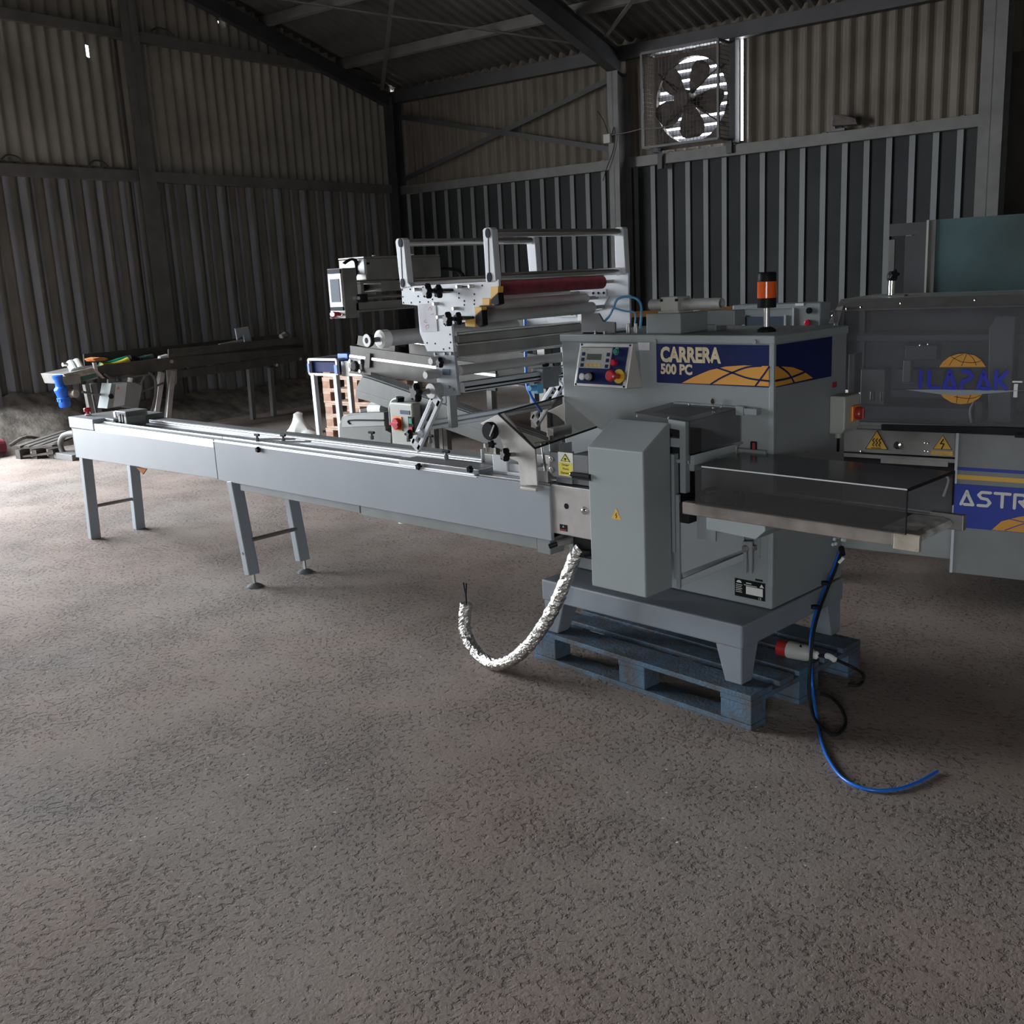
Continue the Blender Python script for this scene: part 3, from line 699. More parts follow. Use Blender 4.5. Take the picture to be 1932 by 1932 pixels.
sc_ = make('jaw_cover', MB().prism([Vector((-2.336,3.25,1.151)), Vector((-2.21,3.43,1.193)), Vector((-2.21,3.43,1.06)), Vector((-2.338,3.25,1.022))], (-.004,.003,0))
   .prism([Vector((-2.336,3.25,1.151)), Vector((-2.21,3.43,1.193)), (-2.545, 3.424, 1.192), (-2.60, 3.25, 1.170)], (0,0,.004)), 'glass', wm)
make('hinge_bar', MB().bar((-2.53, 3.418, 1.195), (-2.215, 3.418, 1.190), .012, .012).box(-2.225, 3.40, 1.165, -2.19, 3.425, 1.20).box(-2.18, 3.39, 1.17, -2.125, 3.425, 1.195), 'grey', wm, bevel=.002)
make('latch_knob', MB().lathe((-2.329,3.4,1.214), (0,-.3,1), [(-.012,.003), (-.006,.010), (.006,.010), (.012,.004)], 12), 'chrome', wm, smooth=True)
for q in ((-2.441,3.4,1.193), (-2.299,3.36,1.191), (-2.289,3.4,1.191)): make('cover_screw', MB().cyl(q, Vector(q)+Vector((0,0,.006)), .005, n=8), 'chrome', wm)
sk = make('socket', MB().box(-2.168, YF-.012, 1.015, -2.142, YF, 1.064), 'black', wm, bevel=.003)
make('rocker', MB().box(-2.155, YF-.016, 1.02, -2.144, YF-.01, 1.06), 'redd', sk)
make('handle_loop', MB().tube([(-2.21, YF, 1.055), (-2.215, YF-.03, 1.045), (-2.215, YF-.03, 1.02), (-2.205, YF, 1.008)], .005, 8), 'steel_d', wm)
# lower guard panel, lever and type plate
lg = MB()
a, b, c, d = Vector((-2.39, 3.245, .475)), Vector((-2.185,3.4,0.633)), Vector((-2.185,3.4,0.818)), Vector((-2.39, 3.245, .80))
make('chute_panel', lg.quadslab(a+Vector((0,0,.055)), b, c, d, (-.004,.006,0)), 'grey', wm)
make('chute_rail', MB().quadslab(a, Vector((-2.184,3.4,0.585)), Vector((-2.185,3.4,0.615)), a+Vector((0,0,.03)), (-.006,.01,0)).box(-2.396, 3.236, .47, -2.380, 3.25, .86), 'grey', wm, bevel=.002)
lv = MB()
lv.prism([Vector((-2.182,3.385,0.667)), Vector((-2.141,3.385,0.673)), Vector((-2.141,3.385,0.541)), Vector((-2.153,3.385,0.539)), Vector((-2.158,3.385,0.631)), Vector((-2.165,3.385,0.63)), Vector((-2.165,3.385,0.539)), Vector((-2.177,3.385,0.541))], (0,.012,0))
make('slotted_lever', lv, 'grey', wm, bevel=.002)
make('lever_pivot', MB().lathe((-2.168,3.385,0.641), (0,-1,0), [(-.03,.014), (.006,.014), (.01,.010)], 16).star((-2.149,3.405,0.641), (1,-.3,0), .014, .012), 'steel_d', wm, smooth=True)
make('hinge_strip', MB().box(-2.30+.165, YF-.006, .60, -2.125, YF, .80), 'grey', wm)
dp = make('data_plate', MB().box(-2.243, YF-.002, .424, -2.103, YF, .498), 'black', wm)
d2 = MB(); d2.box(-2.190, YF-.0026, .441, -2.112, YF-.002, .472)
d2.box(-2.190, YF-.003, .441, -2.165, YF-.0026, .447)
make('serial_field', MB().box(-2.190, YF-.0028, .440, -2.113, YF-.002, .473), 'white_l', dp)
lettering('lettering', 'CE', (-2.133, YF-.002, .4265), (1,0,0), (0,0,1), .014, .009, 'white_l', dp, depth=.0006)
tl = MB()
for k in range(5): tl.box(-2.238, YF-.0026, .442+.0075*k, -2.208-.004*(k%2), YF-.002, .4445+.0075*k)
tl.box(-2.19, YF-.0026, .484, -2.165, YF-.002, .488).box(-2.20, YF-.0026, .476, -2.14, YF-.002, .4785)
tl.prism([(-2.236, YF-.0022, .482), (-2.210, YF-.0022, .482), (-2.214, YF-.0022, .490), (-2.222, YF-.0022, .493), (-2.231, YF-.0022, .490)], (0,-.0006,0))
tl.prism([(-2.128, YF-.0022, .478), (-2.108, YF-.0022, .478), (-2.118, YF-.0022, .492)], (0,-.0006,0))
make('plate_print', tl, 'white_l', dp)
make('serial_tag', MB().box(-2.148, YF-.0015, .503, -2.115, YF, .511), 'rubber', wm)
make('side_outlet', MB().box(X1, 3.90, .585, X1+.03, 3.985, .66), 'base', wm, bevel=.004)
for k, q in enumerate(((-2.04,3.85,0.598), (-2.04,3.86,0.576), (-2.04,3.918,0.581), (-2.04,3.837,0.578), (-2.04,3.937,0.575))):
    make('outlet_port', MB().cyl(q, Vector(q)+Vector((.008,0,0)), .007, n=8), 'white_p', wm)
# valve handles under the stainless cover
make('valve_block', MB().box(-2.83, 3.10, .60, -2.69, 3.30, .668).box(-2.79, 3.08, .575, -2.70, 3.2, .61), 'rubber', wm, bevel=.008)
make('valve_lever', MB().cyl((-2.875,3.05,0.626), (-2.848,3.12,0.634), .012, .018, n=10), 'steel_d', wm)
make('lever_grip', MB().cyl((-2.9,3.03,0.615), (-2.871,3.055,0.628), .011, n=12), 'black', wm)
make('lever_grip', MB().cyl((-2.719,3.05,0.603), (-2.693,3.06,0.611), .011, n=12), 'black', wm)
# ------------------------------------------------------------------ film reel frame
ff = thing('film_reel_frame', 'white plate film unwind frame with chrome rollers and black knobs over the infeed', 'film frame', (-3.4, 3.4, 1.0))
PY, FY = 3.0, 3.84
def plate_poly(ps): return [Vector(p) for p in ps]
up = [(-3.727,3,1.71), (-3.166,3,1.716), (-3.152,3,1.724), (-3.093,3,1.722), (-3.097,3,1.62), (-3.215,3,1.618), (-3.26,3,1.557), (-3.4,3,1.541), (-3.397,3,1.423), (-3.576,3,1.422), (-3.619,3,1.504), (-3.621,3,1.624), (-3.729,3,1.632)]
pol1 = [(-3.742,3,1.91), (-3.73,3,1.921), (-3.692,3,1.921), (-3.682,3,1.911), (-3.673,3,1.727), (-3.649,3,1.708), (-3.729,3,1.701)]
pol2 = [(-3.169,3,1.922), (-3.158,3,1.929), (-3.124,3,1.929), (-3.115,3,1.92), (-3.106,3,1.716), (-3.166,3,1.712)]
def shift(ps, dy): return [Vector(p)+Vector((0,dy,0)) for p in ps]
for dy, nm in ((0, 'near'), (FY-PY, 'far')):
    make('main_plate', MB().prism(shift(up, dy), (0,.012,0)), 'white', ff, bevel=.002)
    for pp_ in (pol1, pol2): make('roller_post', MB().prism(shift(pp_, dy-.004), (0,.034,0)), 'white', ff, bevel=.003)
rods = [((-3.705,3,1.901)), ((-3.138,3,1.907)), ((-3.71,3,1.726)), ((-3.142,3,1.732))]
for q in rods:
    q = Vector(q)
    make('chrome_roller', MB().cyl(q+Vector((0,.025,0)), q+Vector((0,FY-PY,0)), .0165, n=18), 'rod', ff, smooth=True)
    m = MB().cyl(q+Vector((0,-.0035,0)), q+Vector((0,-.008,0)), .0135, n=16)
    for v in m.v: v.z = q.z + (v.z-q.z)*1.45
    make('end_cap', m, 'cap', ff)
for a, b in ((0,2), (1,3)):
    make('slot', MB().bar(Vector(rods[a])+Vector((0,-.0045,-.02)), Vector(rods[b])+Vector((0,-.0045,.02)), .003, .0025, (0,1,0)), 'black', ff)
q = Vector((-3.19,3.76,1.686))
make('red_roller', MB().cyl((q.x, 3.04, q.z), (q.x, 3.76, q.z), .031, n=22), 'red', ff, smooth=True)
make('spindle', MB().cyl((q.x, 3.012, q.z), (q.x, FY, q.z), .008, n=10), 'steel_d', ff)
for q, r in (((-3.408,3.76,1.638), .0235), ((-3.288,3.76,1.613), .0245), ((-3.25,3.76,1.57), .027)):
    q = Vector(q)
    make('idler_roller', MB().lathe((q.x, 3.02, q.z), (0,1,0), [(0,r*.8), (.006,r), (.735,r), (.745,r*.75)], 20), 'roller', ff, smooth=True)
    make('spindle', MB().cyl((q.x, 3.70, q.z), (q.x, FY, q.z), .009, n=10), 'steel_d', ff)
# perforations and fittings on the near plate
holes = [(-3.721,3,1.696), (-3.665,3,1.697), (-3.721,3,1.665), (-3.613,3,1.665), (-3.72,3,1.639), (-3.664,3,1.638), (-3.604,3,1.64), (-3.546,3,1.639), (-3.516,3,1.65), (-3.34,3,1.671), (-3.342,3,1.653), (-3.244,3,1.666), (-3.309,3,1.639), (-3.246,3,1.64), (-3.311,3,1.623), (-3.248,3,1.625), (-3.193,3,1.7), (-3.441,3,1.553), (-3.439,3,1.537), (-3.572,3,1.46), (-3.517,3,1.458), (-3.414,3,1.464), (-3.414,3,1.498), (-3.423,3,1.439), (-3.463,3,1.434), (-3.139,3,1.653)]
for q in holes:
    q = Vector(q); make('plate_hole', MB().cyl(q, q+Vector((0,-.001,0)), .0042, n=8), 'cap', ff)
def knob(name, q, axis, r, h, m='black', parent=ff, stem=None):
    o = make(name, MB().star(q, axis, r, h), m, parent, smooth=True)
    if stem: make('stem', MB().cyl(q, Vector(q)-Vector(axis).normalized()*stem, r*.3, n=10), 'steel_d', o)
    return o
knob('clamp_knob', (-3.445,2.93,1.687), (-.25,-1,0), .034, .028, stem=.06)
knob('clamp_knob', (-3.41,2.96,1.683), (-.25,-1,0), .030, .026, stem=.04)
knob('clamp_knob', (-3.325,2.93,1.568), (-.25,-1,0), .032, .028, stem=.06)
knob('clamp_knob', (-3.295,2.96,1.568), (-.25,-1,0), .028, .024, stem=.04)
for q0, q1 in (((-3.406,2.975,1.689), (-3.352,2.975,1.687)), ((-3.301,2.975,1.572), (-3.232,2.975,1.571))):
    make('screw_shaft', MB().cyl(q0, q1, .006, n=8), 'black', ff)
for q in ((-3.483,3,1.631), (-3.356,3,1.609), (-3.463,3,1.574), (-3.324,3,1.699), (-3.248,3,1.699), (-3.609,3,1.695)):
    q = Vector(q); make('cap_screw', MB().cyl(q, q+Vector((-.006,-.022,0)), .0075, n=10), 'steel', ff)
make('scale_slot', MB().box(*Vector((-3.594,2.999,1.695)), *(Vector((-3.556,2.998,1.698)))).box(*Vector((-3.317,2.999,1.696)), *(Vector((-3.252,2.998,1.701)))), 'cap', ff)
make('torn_paper_note', MB().prism([Vector((-3.611,2.996,1.631)), Vector((-3.495,2.996,1.633)), Vector((-3.493,2.996,1.512)), Vector((-3.599,2.996,1.509)), Vector((-3.611,2.996,1.57))], (0,.003,0)), 'paper', ff)
nt_ = MB()
for pts in ([(-3.544,2.995,1.604), (-3.528,2.995,1.618), (-3.522,2.995,1.602)], [(-3.528,2.995,1.584), (-3.509,2.995,1.588)], [(-3.566,2.995,1.563), (-3.578,2.995,1.554), (-3.56,2.995,1.549)], [(-3.563,2.995,1.519), (-3.569,2.995,1.533), (-3.547,2.995,1.54), (-3.552,2.995,1.526)]):
    ribbon(nt_, pts, .0022, nf, .0004, sub=4)
make('pen_scribble', nt_, 'redd', ff)
# yellow and black brackets
for ox, oy in ((0,0), (-31,0)):
    pass
def hazard(pts_y, pts_b, lip):
    make('hazard_bracket', MB().prism([Vector(p) for p in pts_y], (0,.03,0)), 'amber', ff, bevel=.002)
    make('hazard_tip', MB().prism([Vector(p) for p in pts_b], (0,.031,0)), 'black', ff, bevel=.002)
    make('hazard_foot', MB().prism([Vector(p) for p in lip], (0,.02,0)), 'amber', ff, bevel=.002)
hazard([(-3.108,2.965,1.694), (-3.062,2.965,1.695), (-3.064,2.965,1.67), (-3.113,2.965,1.641)], [(-3.064,2.965,1.67), (-3.061,2.965,1.624), (-3.086,2.965,1.618), (-3.113,2.965,1.633), (-3.113,2.965,1.641)], [(-3.168,2.97,1.649), (-3.12,2.97,1.648), (-3.126,2.97,1.62), (-3.17,2.97,1.623)])
hazard([(-3.214,2.965,1.613), (-3.169,2.965,1.614), (-3.166,2.965,1.602), (-3.207,2.965,1.58)], [(-3.166,2.965,1.602), (-3.165,2.965,1.539), (-3.188,2.965,1.532), (-3.21,2.965,1.548), (-3.207,2.965,1.58)], [(-3.28,2.97,1.561), (-3.22,2.97,1.565), (-3.216,2.97,1.532), (-3.279,2.97,1.534)])
# lower carrier plate with knobs and tube ends
lp = [(-3.529,3,1.414), (-3.394,3,1.423), (-3.383,3,1.236), (-3.49,3,1.224), (-3.52,3,1.247)]
for dy in (0, FY-PY): make('lower_plate', MB().prism(shift(lp, dy), (0,.014,0)), 'conv', ff, bevel=.002)
make('scale_window', MB().box(*Vector((-3.477,2.999,1.347)), *(Vector((-3.428,2.997,1.321)))), 'lcd_b', ff)
for q in ((-3.518,3,1.412), (-3.454,3,1.415), (-3.412,3,1.416), (-3.52,3,1.325), (-3.439,3,1.269), (-3.412,3,1.258)):
    q = Vector(q); make('cap_screw', MB().cyl(q, q+Vector((0,-.008,0)), .007, n=8), 'steel_d', ff)
knob('hand_knob', (-3.433,2.96,1.38), (-.2,-1,0), .024, .022, stem=.04)
for q0, q1, r in (((-3.499,2.95,1.384), (-3.507,3,1.382), .020), ((-3.517,2.93,1.325), (-3.512,3,1.327), .021)):
    q0 = Vector(q0); make('tube_end', MB().lathe(q0, (0,1,0), [(0,r*.75), (.008,r), (.08,r)], 18), 'roller', ff, smooth=True)
# cross bars
def crossbar(q, r=None, w=0, h=0, m='steel_d', y1=FY, name='cross_bar'):
    q = Vector(q)
    mb = MB().cyl((q.x, PY+.014, q.z), (q.x, y1, q.z), r, n=16) if r else MB().bar((q.x, PY+.014, q.z), (q.x, y1, q.z), w, h)
    return make(name, mb, m, ff, smooth=bool(r), bevel=0 if r else .002)
crossbar((-3.389,3,1.476), None, .03, .03, 'steel_d'); crossbar((-3.387,3,1.498), .008, m='chrome'); crossbar((-3.391,3,1.453), .007, m='chrome')
crossbar((-3.39,3,1.423), None, .012, .055, 'steel_d', name='cross_plate')
crossbar((-3.386,3,1.396), .007, m='chrome')
crossbar((-3.384,3,1.341), .023, m='roller', name='cross_tube')
pr_ = crossbar((-3.383,3,1.267), None, .045, .045, 'alu', name='profile_bar')
q = Vector((-3.383,3,1.267))
make('profile_groove', MB().box(q.x+.0215, PY+.02, q.z-.004, q.x+.024, FY, q.z+.004).box(q.x+.0215, PY+.02, q.z-.018, q.x+.024, FY, q.z-.013).box(q.x-.004, PY+.02, q.z+.0215, q.x+.004, FY, q.z+.024), 'black', ff)
# sensor carriage riding on the profile bar
yc = 3.50
make('sensor_carriage', MB().box(q.x-.035, yc, q.z-.005, q.x+.04, yc+.13, q.z+.036).box(q.x+.024, yc, q.z-.055, q.x+.04, yc+.11, q.z), 'grey_dark', ff, bevel=.003)
knob('carriage_knob', (q.x, yc+.06, q.z+.04), (0,0,1), .018, .026)
make('photo_sensor', MB().box(q.x+.02, yc-.05, q.z-.075, q.x+.05, yc-.01, q.z-.03).cyl((q.x+.035, yc-.01, q.z-.05), (q.x+.035, yc-.09, q.z-.045), .014, n=12), 'hose_l', ff, bevel=.002)
make('sensor_lead', MB().tube([(q.x+.03, yc+.1, q.z+.03), (q.x+.04, yc+.2, q.z+.04), (q.x+.045, yc+.26, q.z-.02), (q.x+.04, yc+.28, q.z-.2)], .004, 6), 'grey', ff)
make('air_tube', MB().tube([(q.x-.06, 3.50, q.z+.30), (q.x-.05, 3.48, q.z), (q.x-.02, 3.47, q.z-.08), (q.x+.05, 3.47, q.z-.16)], .007, 8), 'hose_b', ff, smooth=True)
# film drive wheel at the bottom of the plate, slotted arms
w0 = Vector((-3.512,2.95,1.253))
make('drive_sleeve', MB().cyl(w0, w0+Vector((.0,.06,0)), .034, n=22), 'roller', ff, smooth=True)
knob('hand_wheel', w0+Vector((-.012,-.055,0)), (-.2,-1,0), .044, .032, stem=.05)
def arm(t, b, y, wd):
    t, b = Vector(t), Vector(b); d = (b-t).normalized(); s = Vector((d.z, 0, -d.x))*wd/2
    m = MB()
    m.bar(t+s*.72, b+s*.72, wd*.30, .016, (0,1,0)).bar(t-s*.72, b-s*.72, wd*.30, .016, (0,1,0))
    m.bar(t-d*.01, t+d*.035, wd, .016, (0,1,0)).bar(b-d*.03, b+d*.012, wd, .016, (0,1,0))
    return make('slotted_arm', m, 'white', ff, bevel=.002)
arm((-3.482,2.965,1.226), (-3.658,2.965,0.991), 2.965, .062)
arm((-3.498,3.78,1.204), (-3.679,3.78,0.998), 3.78, .062)
make('arm_scale', MB().bar(Vector((-3.527,2.954,1.188)), Vector((-3.626,2.954,1.061)), .010, .002, (0,1,0)), 'paper', ff)
knob('clamp_knob', (-3.639,2.93,1.054), (-.3,-1,0), .022, .022, stem=.04)
make('arm_clamp', MB().lathe((-3.605,2.955,1.055), (0,-1,0), [(-.03,.02), (.004,.02), (.008,.015)], 14), 'white', ff, smooth=True)
make('reel_post', MB().box(*Vector((-3.499,3.03,1.225)), *(Vector((-3.475,3.07,1.078)))), 'conv2', ff, bevel=.003)
make('reel_post', MB().box(*Vector((-3.781,3.25,1.182)), *(Vector((-3.783,3.27,1.149)))), 'white_p', ff)
bq = Vector((-3.574,2.97,1.092))
make('tie_bar', MB().bar((bq.x, 2.97, bq.z), (bq.x, 3.78, bq.z), .034, .040), 'alu', ff, bevel=.003)
make('tie_bar_groove', MB().box(bq.x+.0165, 2.98, bq.z-.004, bq.x+.0185, 3.78, bq.z+.004), 'steel_d', ff)
# reel shaft with brake disc
sx, sz = -4.0, 1.468
rs = make('reel_shaft', MB().cyl((sx, 3.10, sz), (sx, 4.02, sz), .037, n=24), 'roller', ff, smooth=True)
make('shaft_collar', MB().lathe((sx, 3.06, sz), (0,1,0), [(0,.028), (.006,.044), (.05,.044), (.056,.037)], 24), 'white_p', rs, smooth=True)
make('shaft_screw', MB().cyl((sx, 3.0, sz), (sx, 3.07, sz), .012, n=12), 'grey_dark', rs, smooth=True)
make('brake_disc', MB().lathe((sx, 2.99, sz), (0,1,0), [(0,.031), (.008,.034), (.022,.029), (.026,.014)], 24).cyl((sx, 2.99, sz), (sx, 2.986, sz), .012, n=12), 'rubber', rs, smooth=True)
make('disc_face', MB().lathe((sx, 2.989, sz), (0,-1,0), [(0,.032), (.003,.030), (.003,.014), (0,.013)], 24), 'roller', rs, smooth=True)
make('shaft_arm', MB().prism([(sx-.06, 4.02, sz-.07), (sx+.06, 4.02, sz-.07), (-3.72, 4.02, 1.42), (-3.3, 4.02, 1.42), (-3.3, 4.02, 1.56), (-3.72, 4.02, 1.56), (sx+.06, 4.02, sz+.07), (sx-.06, 4.02, sz+.07)], (0,.014,0)), 'white', ff, bevel=.002)
make('shaft_flange', MB().lathe((sx, 3.985, sz), (0,1,0), [(0,.045), (.02,.048), (.03,.048)], 22), 'white_p', rs, smooth=True)
# plate clamps on the far side
for p0, p1 in (((-3.307,3.83,1.652), (-3.214,3.82,1.616)), ((-3.562,3.83,1.55), (-3.412,3.82,1.523))):
    a, b = Vector(p0), Vector(p1)
    make('clamp_bar', MB().box(*a, *b), 'white', ff, bevel=.002)
    for k in (.15, .5, .85): make('cap_screw', MB().cyl((a.x+(b.x-a.x)*k, b.y, (a.z+b.z)/2), (a.x+(b.x-a.x)*k, b.y-.004, (a.z+b.z)/2), .006, n=8), 'cap', ff)
make('far_web', MB().prism([(-3.55, FY+.012, 1.06), (-3.10, FY+.012, 1.06), (-3.10, FY+.012, 1.62), (-3.30, FY+.012, 1.62), (-3.55, FY+.012, 1.40)], (0,.012,0)), 'white', ff)
make('far_mount', MB().box(-3.30, FY, 1.08, -3.152, FY+.03, 1.44), 'white', ff)
for x, z, m in ((-3.38, 1.52, 'white_p'), (-3.30, 1.37, 'white_p')):
    make('air_regulator', MB().box(x-.02, FY-.02, z-.035, x+.02, FY+.012, z+.03).cyl((x, FY-.021, z), (x, FY-.024, z), .012, n=12), m, ff)

# ------------------------------------------------------------------ film former at the end of the infeed
fo = thing('film_former', 'bare metal film former with smoked tilted lid and black dial on the infeed conveyor', 'film former', (-3.03, 3.1, .87))
fp = [(-3.288,3.03,1.112), (-3.178,3.03,1.156), (-3.135,3.03,1.167), (-2.959,3.03,1.025), (-2.953,3.03,0.872), (-3.054,3.03,0.861), (-3.06,3.03,0.961), (-3.133,3.03,0.978), (-3.163,3.03,1.058), (-3.226,3.03,1.095)]
for dy in (0, .43):
    make('side_plate', MB().prism(shift(fp, dy), (0,.010,0)), 'bare', fo, bevel=.002)
make('foot_flange', MB().box(*Vector((-3.027,3,0.865)), *(Vector((-2.933,3.06,0.851)))), 'bare', fo, bevel=.003)
lid = [Vector((-3.158,3.02,1.161)), Vector((-2.949,3.02,1.029)), Vector((-2.958,3.467,1.066)), Vector((-3.165,3.474,1.19))]
ld = make('smoked_lid', MB().quadslab(*lid, (0.003,0,.005)), 'glass_l', fo)
ed = MB()
for a, b in ((0,1), (1,2), (2,3), (3,0)): ed.bar(lid[a]+Vector((0,0,.003)), lid[b]+Vector((0,0,.003)), .006, .007)
make('lid_edge', ed, 'black', fo)
make('dial', MB().lathe((-3.194,3.015,1.09), (0,-1,0), [(0,.038), (.022,.040), (.028,.036)], 26), 'black', fo, smooth=True)
make('dial_slot', MB().bar(Vector((-3.151,2.985,1.12)), Vector((-3.181,2.985,1.07)), .008, .002, (0,1,0)), 'steel_d', fo)
knob('clamp_knob', (-3.088,3,0.996), (-.3,-1,.1), .030, .030, parent=fo, stem=.03)
knob('wing_knob', (-3.179,3,1.034), (.2,-1,.1), .018, .02, parent=fo, stem=.02)
make('wing_clamp', MB().box(*Vector((-3.261,3.02,1.027)), *(Vector((-3.25,3.04,1.008)))).box(*Vector((-3.245,3.02,1.012)), *(Vector((-3.247,3.03,0.991)))), 'steel', fo)
make('forming_box', MB().box(-3.02, 3.06, .88, -2.92, 3.42, .93).box(-3.10, 3.18, .93, -3.0, 3.32, .97), 'steel', fo, bevel=.003)
make('pusher_rod', MB().cyl((-2.955, 3.09, .885), (-2.975, 3.09, 1.04), .006, n=8).cyl((-3.02, 3.10, 1.035), (-2.93, 3.09, 1.05), .006, n=8), 'chrome', fo)
make('centre_flap', MB().box(-3.00, 3.16, .97, -2.995, 3.24, 1.06).box(-2.98, 3.20, .93, -2.975, 3.28, 1.02).box(-3.03, 3.18, 1.05, -2.99, 3.30, 1.09), 'steel', fo, bevel=.004)

# ------------------------------------------------------------------ infeed conveyor (frame C, x 0 at the machine, negative to the far end)
ic = thing('infeed_conveyor', 'long pale grey infeed conveyor with aluminium rails running to the wrapping machine', 'conveyor', (-2.4, .2, 0), 'C')
WY = .45
make('side_panel', MB().box(-2.64, 0, .634, -.003, .02, .872), 'conv', ic, bevel=.003)
make('side_panel', MB().prism([(-4.58, 0, .610), (-2.645, 0, .640), (-2.645, 0, .835), (-4.58, 0, .823)], (0,.02,0)), 'conv', ic, bevel=.003)
make('side_panel', MB().box(-4.58, WY-.02, .62, -.003, WY, .86), 'conv', ic, bevel=.003)
make('end_plate', MB().box(-4.58, 0, .612, -4.562, WY, .85), 'conv', ic, bevel=.003)
make('belly_tray', MB().box(-2.43, .015, .590, -1.318, WY-.03, .64), 'conv2', ic, bevel=.003)
make('belly_tray', MB().box(-1.31, .015, .580, -.1, WY-.03, .64).box(-.095, .01, .568, -.02, .10, .64), 'conv2', ic, bevel=.003)
make('deck', MB().box(-4.55, .02, .815, -.01, WY-.02, .838), 'conv2', ic)
make('slide_bed', MB().box(-4.20, .085, .838, -.05, .265, .850), 'belt', ic)
make('rail', MB().box(-4.20, -.002, .826, -2.645, .075, .878).box(-4.2, .06, .876, -2.645, .075, .886), 'alu_rail', ic, bevel=.004)
make('rail', MB().box(-2.640, .002, .866, -.45, .075, .879).box(-2.640, .06, .876, -.45, .075, .887), 'alu_rail', ic, bevel=.003)
make('rail_step', MB().box(-2.640, -.004, .866, -.43, .012, .870), 'alu_rail', ic, bevel=.0015)
make('rail', MB().box(-3.95, .275, .838, -.30, .335, .872).box(-3.95, .275, .872, -.3, .29, .884), 'alu_rail', ic, bevel=.004)
make('back_rail', MB().box(-4.2, .36, .838, -.25, WY+.005, .87), 'conv2', ic, bevel=.004)
rl = MB()
rnd = random.Random(5)
x = -4.1; pts = []
while x < -.5:
    pts.append((x, .272-.012*rnd.random(), .851)); x += .03 + .05*rnd.random()
for a, b in zip(pts, pts[1:]): rl.add([a, b, (b[0], .29, .853), (a[0], .29, .853)], [(0,1,2,3)])
make('wear_strip', rl, 'alu_rail', ic)
make('rail_plate', MB().box(-.80, .012, .876, -.43, .165, .896), 'grey_dark', ic, bevel=.003)
make('rail_plate_top', MB().box(-.98, .014, .874, -.435, .13, .898), 'steel', ic, bevel=.002)
make('end_deck', MB().box(-.43, .012, .872, -.01, .40, .879), 'steel', ic, bevel=.002)
def wing(x, y, z, side=1):
    o = make('wing_screw', MB().cyl((x, y, z), (x, y, z+.02), .011, n=10).cyl((x, y, z+.02), (x, y, z+.034), .007, n=8), 'grey_dark', ic)
    make('wing_grip', MB().box(x-.026, y-.006, z+.032, x+.026, y+.006, z+.046), 'black', o, bevel=.004)
for x, y, z in ((-2.268,0.06,0.885), (-2.102,0.122,0.885), (-1.279,0.491,0.885)[0:3], (-1.69,0.426,0.885), (-1.434,0.472,0.885), (-0.758,0.121,0.9)): wing(x, y, z)
for x, y, z in ((-2.161,-0.02,0.857), (-0.463,-0.02,0.902), (-0.821,-0.01,0.88)): make('side_knob', MB().star((x, y+.02, z), (0,-1,0), .017, .022), 'black', ic, smooth=True)
for x0, y0, x1, y1 in ((-2.30, .10, -2.12, .22), (-2.12, .08, -1.95, .20), (-.99, .05, -.80, .13)):
    make('clamp_strip', MB().bar((x0, y0, .890), (x1, y1, .888), .022, .008), 'alu', ic)
# uprights and guides next to the former
make('guide_block', MB().box(-.39, .06, .879, -.30, .075, .965).box(-.39, .075, .879, -.16, .17, .93).box(-.39, .06, .879, -.22, .075, .895), 'white', ic, bevel=.004)
make('guide_plate', MB().box(-.62, .22, .88, -.40, .225, .925).box(-.62, .215, .875, -.61, .235, .945), 'steel', ic, bevel=.002)
make('transfer_plate', MB().box(-.10, .05, .884, .12, .32, .890), 'steel', ic)
# far end head
make('end_cover', MB().box(-4.60, -.004, .826, -4.21, .09, .905), 'conv', ic, bevel=.006)
make('end_head', MB().box(-4.60, .085, .838, -4.08, WY+.01, .905), 'conv2', ic, bevel=.006)
es = make('emergency_stop', MB().lathe((-4.50, .10, .905), (0,0,1), [(0,.022), (.006,.022), (.012,.012), (.026,.012), (.03,.026), (.05,.027), (.056,.02)], 20), 'redp', ic, smooth=True)
make('button_collar', MB().cyl((-4.50, .10, .905), (-4.50, .10, .918), .022, n=16), 'white_p', es)
make('pusher_block', MB().box(-4.02, .09, .86, -3.90, .23, .96).box(-4.06, .09, .925, -3.90, .25, .965), 'conv2', ic, bevel=.004)
make('pusher_slot', MB().box(-3.985, .086, .862, -3.975, .092, .945).box(-3.945, .086, .862, -3.938, .092, .945), 'rubber', ic)
make('pusher_nut', MB().box(-4.075, .085, .915, -4.04, .11, .958), 'white', ic, bevel=.004)
for k in range(2): make('pusher_screw', MB().cyl((-4.03+.06*k, .086, .885), (-4.03+.06*k, .07, .885), .010, n=8), 'rubber', ic)
make('rust_tab', MB().prism([(-3.875,0.1,0.585), (-3.727,0.1,0.584), (-3.79,0.1,0.542)], (0,.01,0)), 'cloth_o', ic)
# legs
def cleg(nm, xt, zt, xb, y, foot):
    m = MB().bar((xt, y, zt), (xb, y, .075 if foot else .0), .075, .055, (1,0,0))
    l = make('leg', m, 'conv', ic, bevel=.005)
    if foot:
        make('threaded_rod', MB().cyl((xb+.01, y, .095), (xb+.014, y, .02), .011, n=10), 'steel', l)
        make('foot_disc', MB().lathe((xb+.014, y, 0), (0,0,1), [(0,.048), (.008,.048), (.018,.03), (.024,.014)], 18), 'grey_dark', l, smooth=True)
    return l
for y in (.035, WY-.05): cleg('near', -2.52, .64, -2.435, y, True)
for y in (.04, WY-.06): cleg('far', -4.50, .66, -4.545 if y < .1 else -4.545, y, False)
make('cross_tube', MB().cyl((-2.447, .06, .28), (-2.447, WY-.07, .28), .013, n=10), 'steel_d', ic)
make('cross_tube', MB().cyl((-4.525, .06, .24), (-4.525, WY-.08, .24), .013, n=10), 'steel_d', ic)
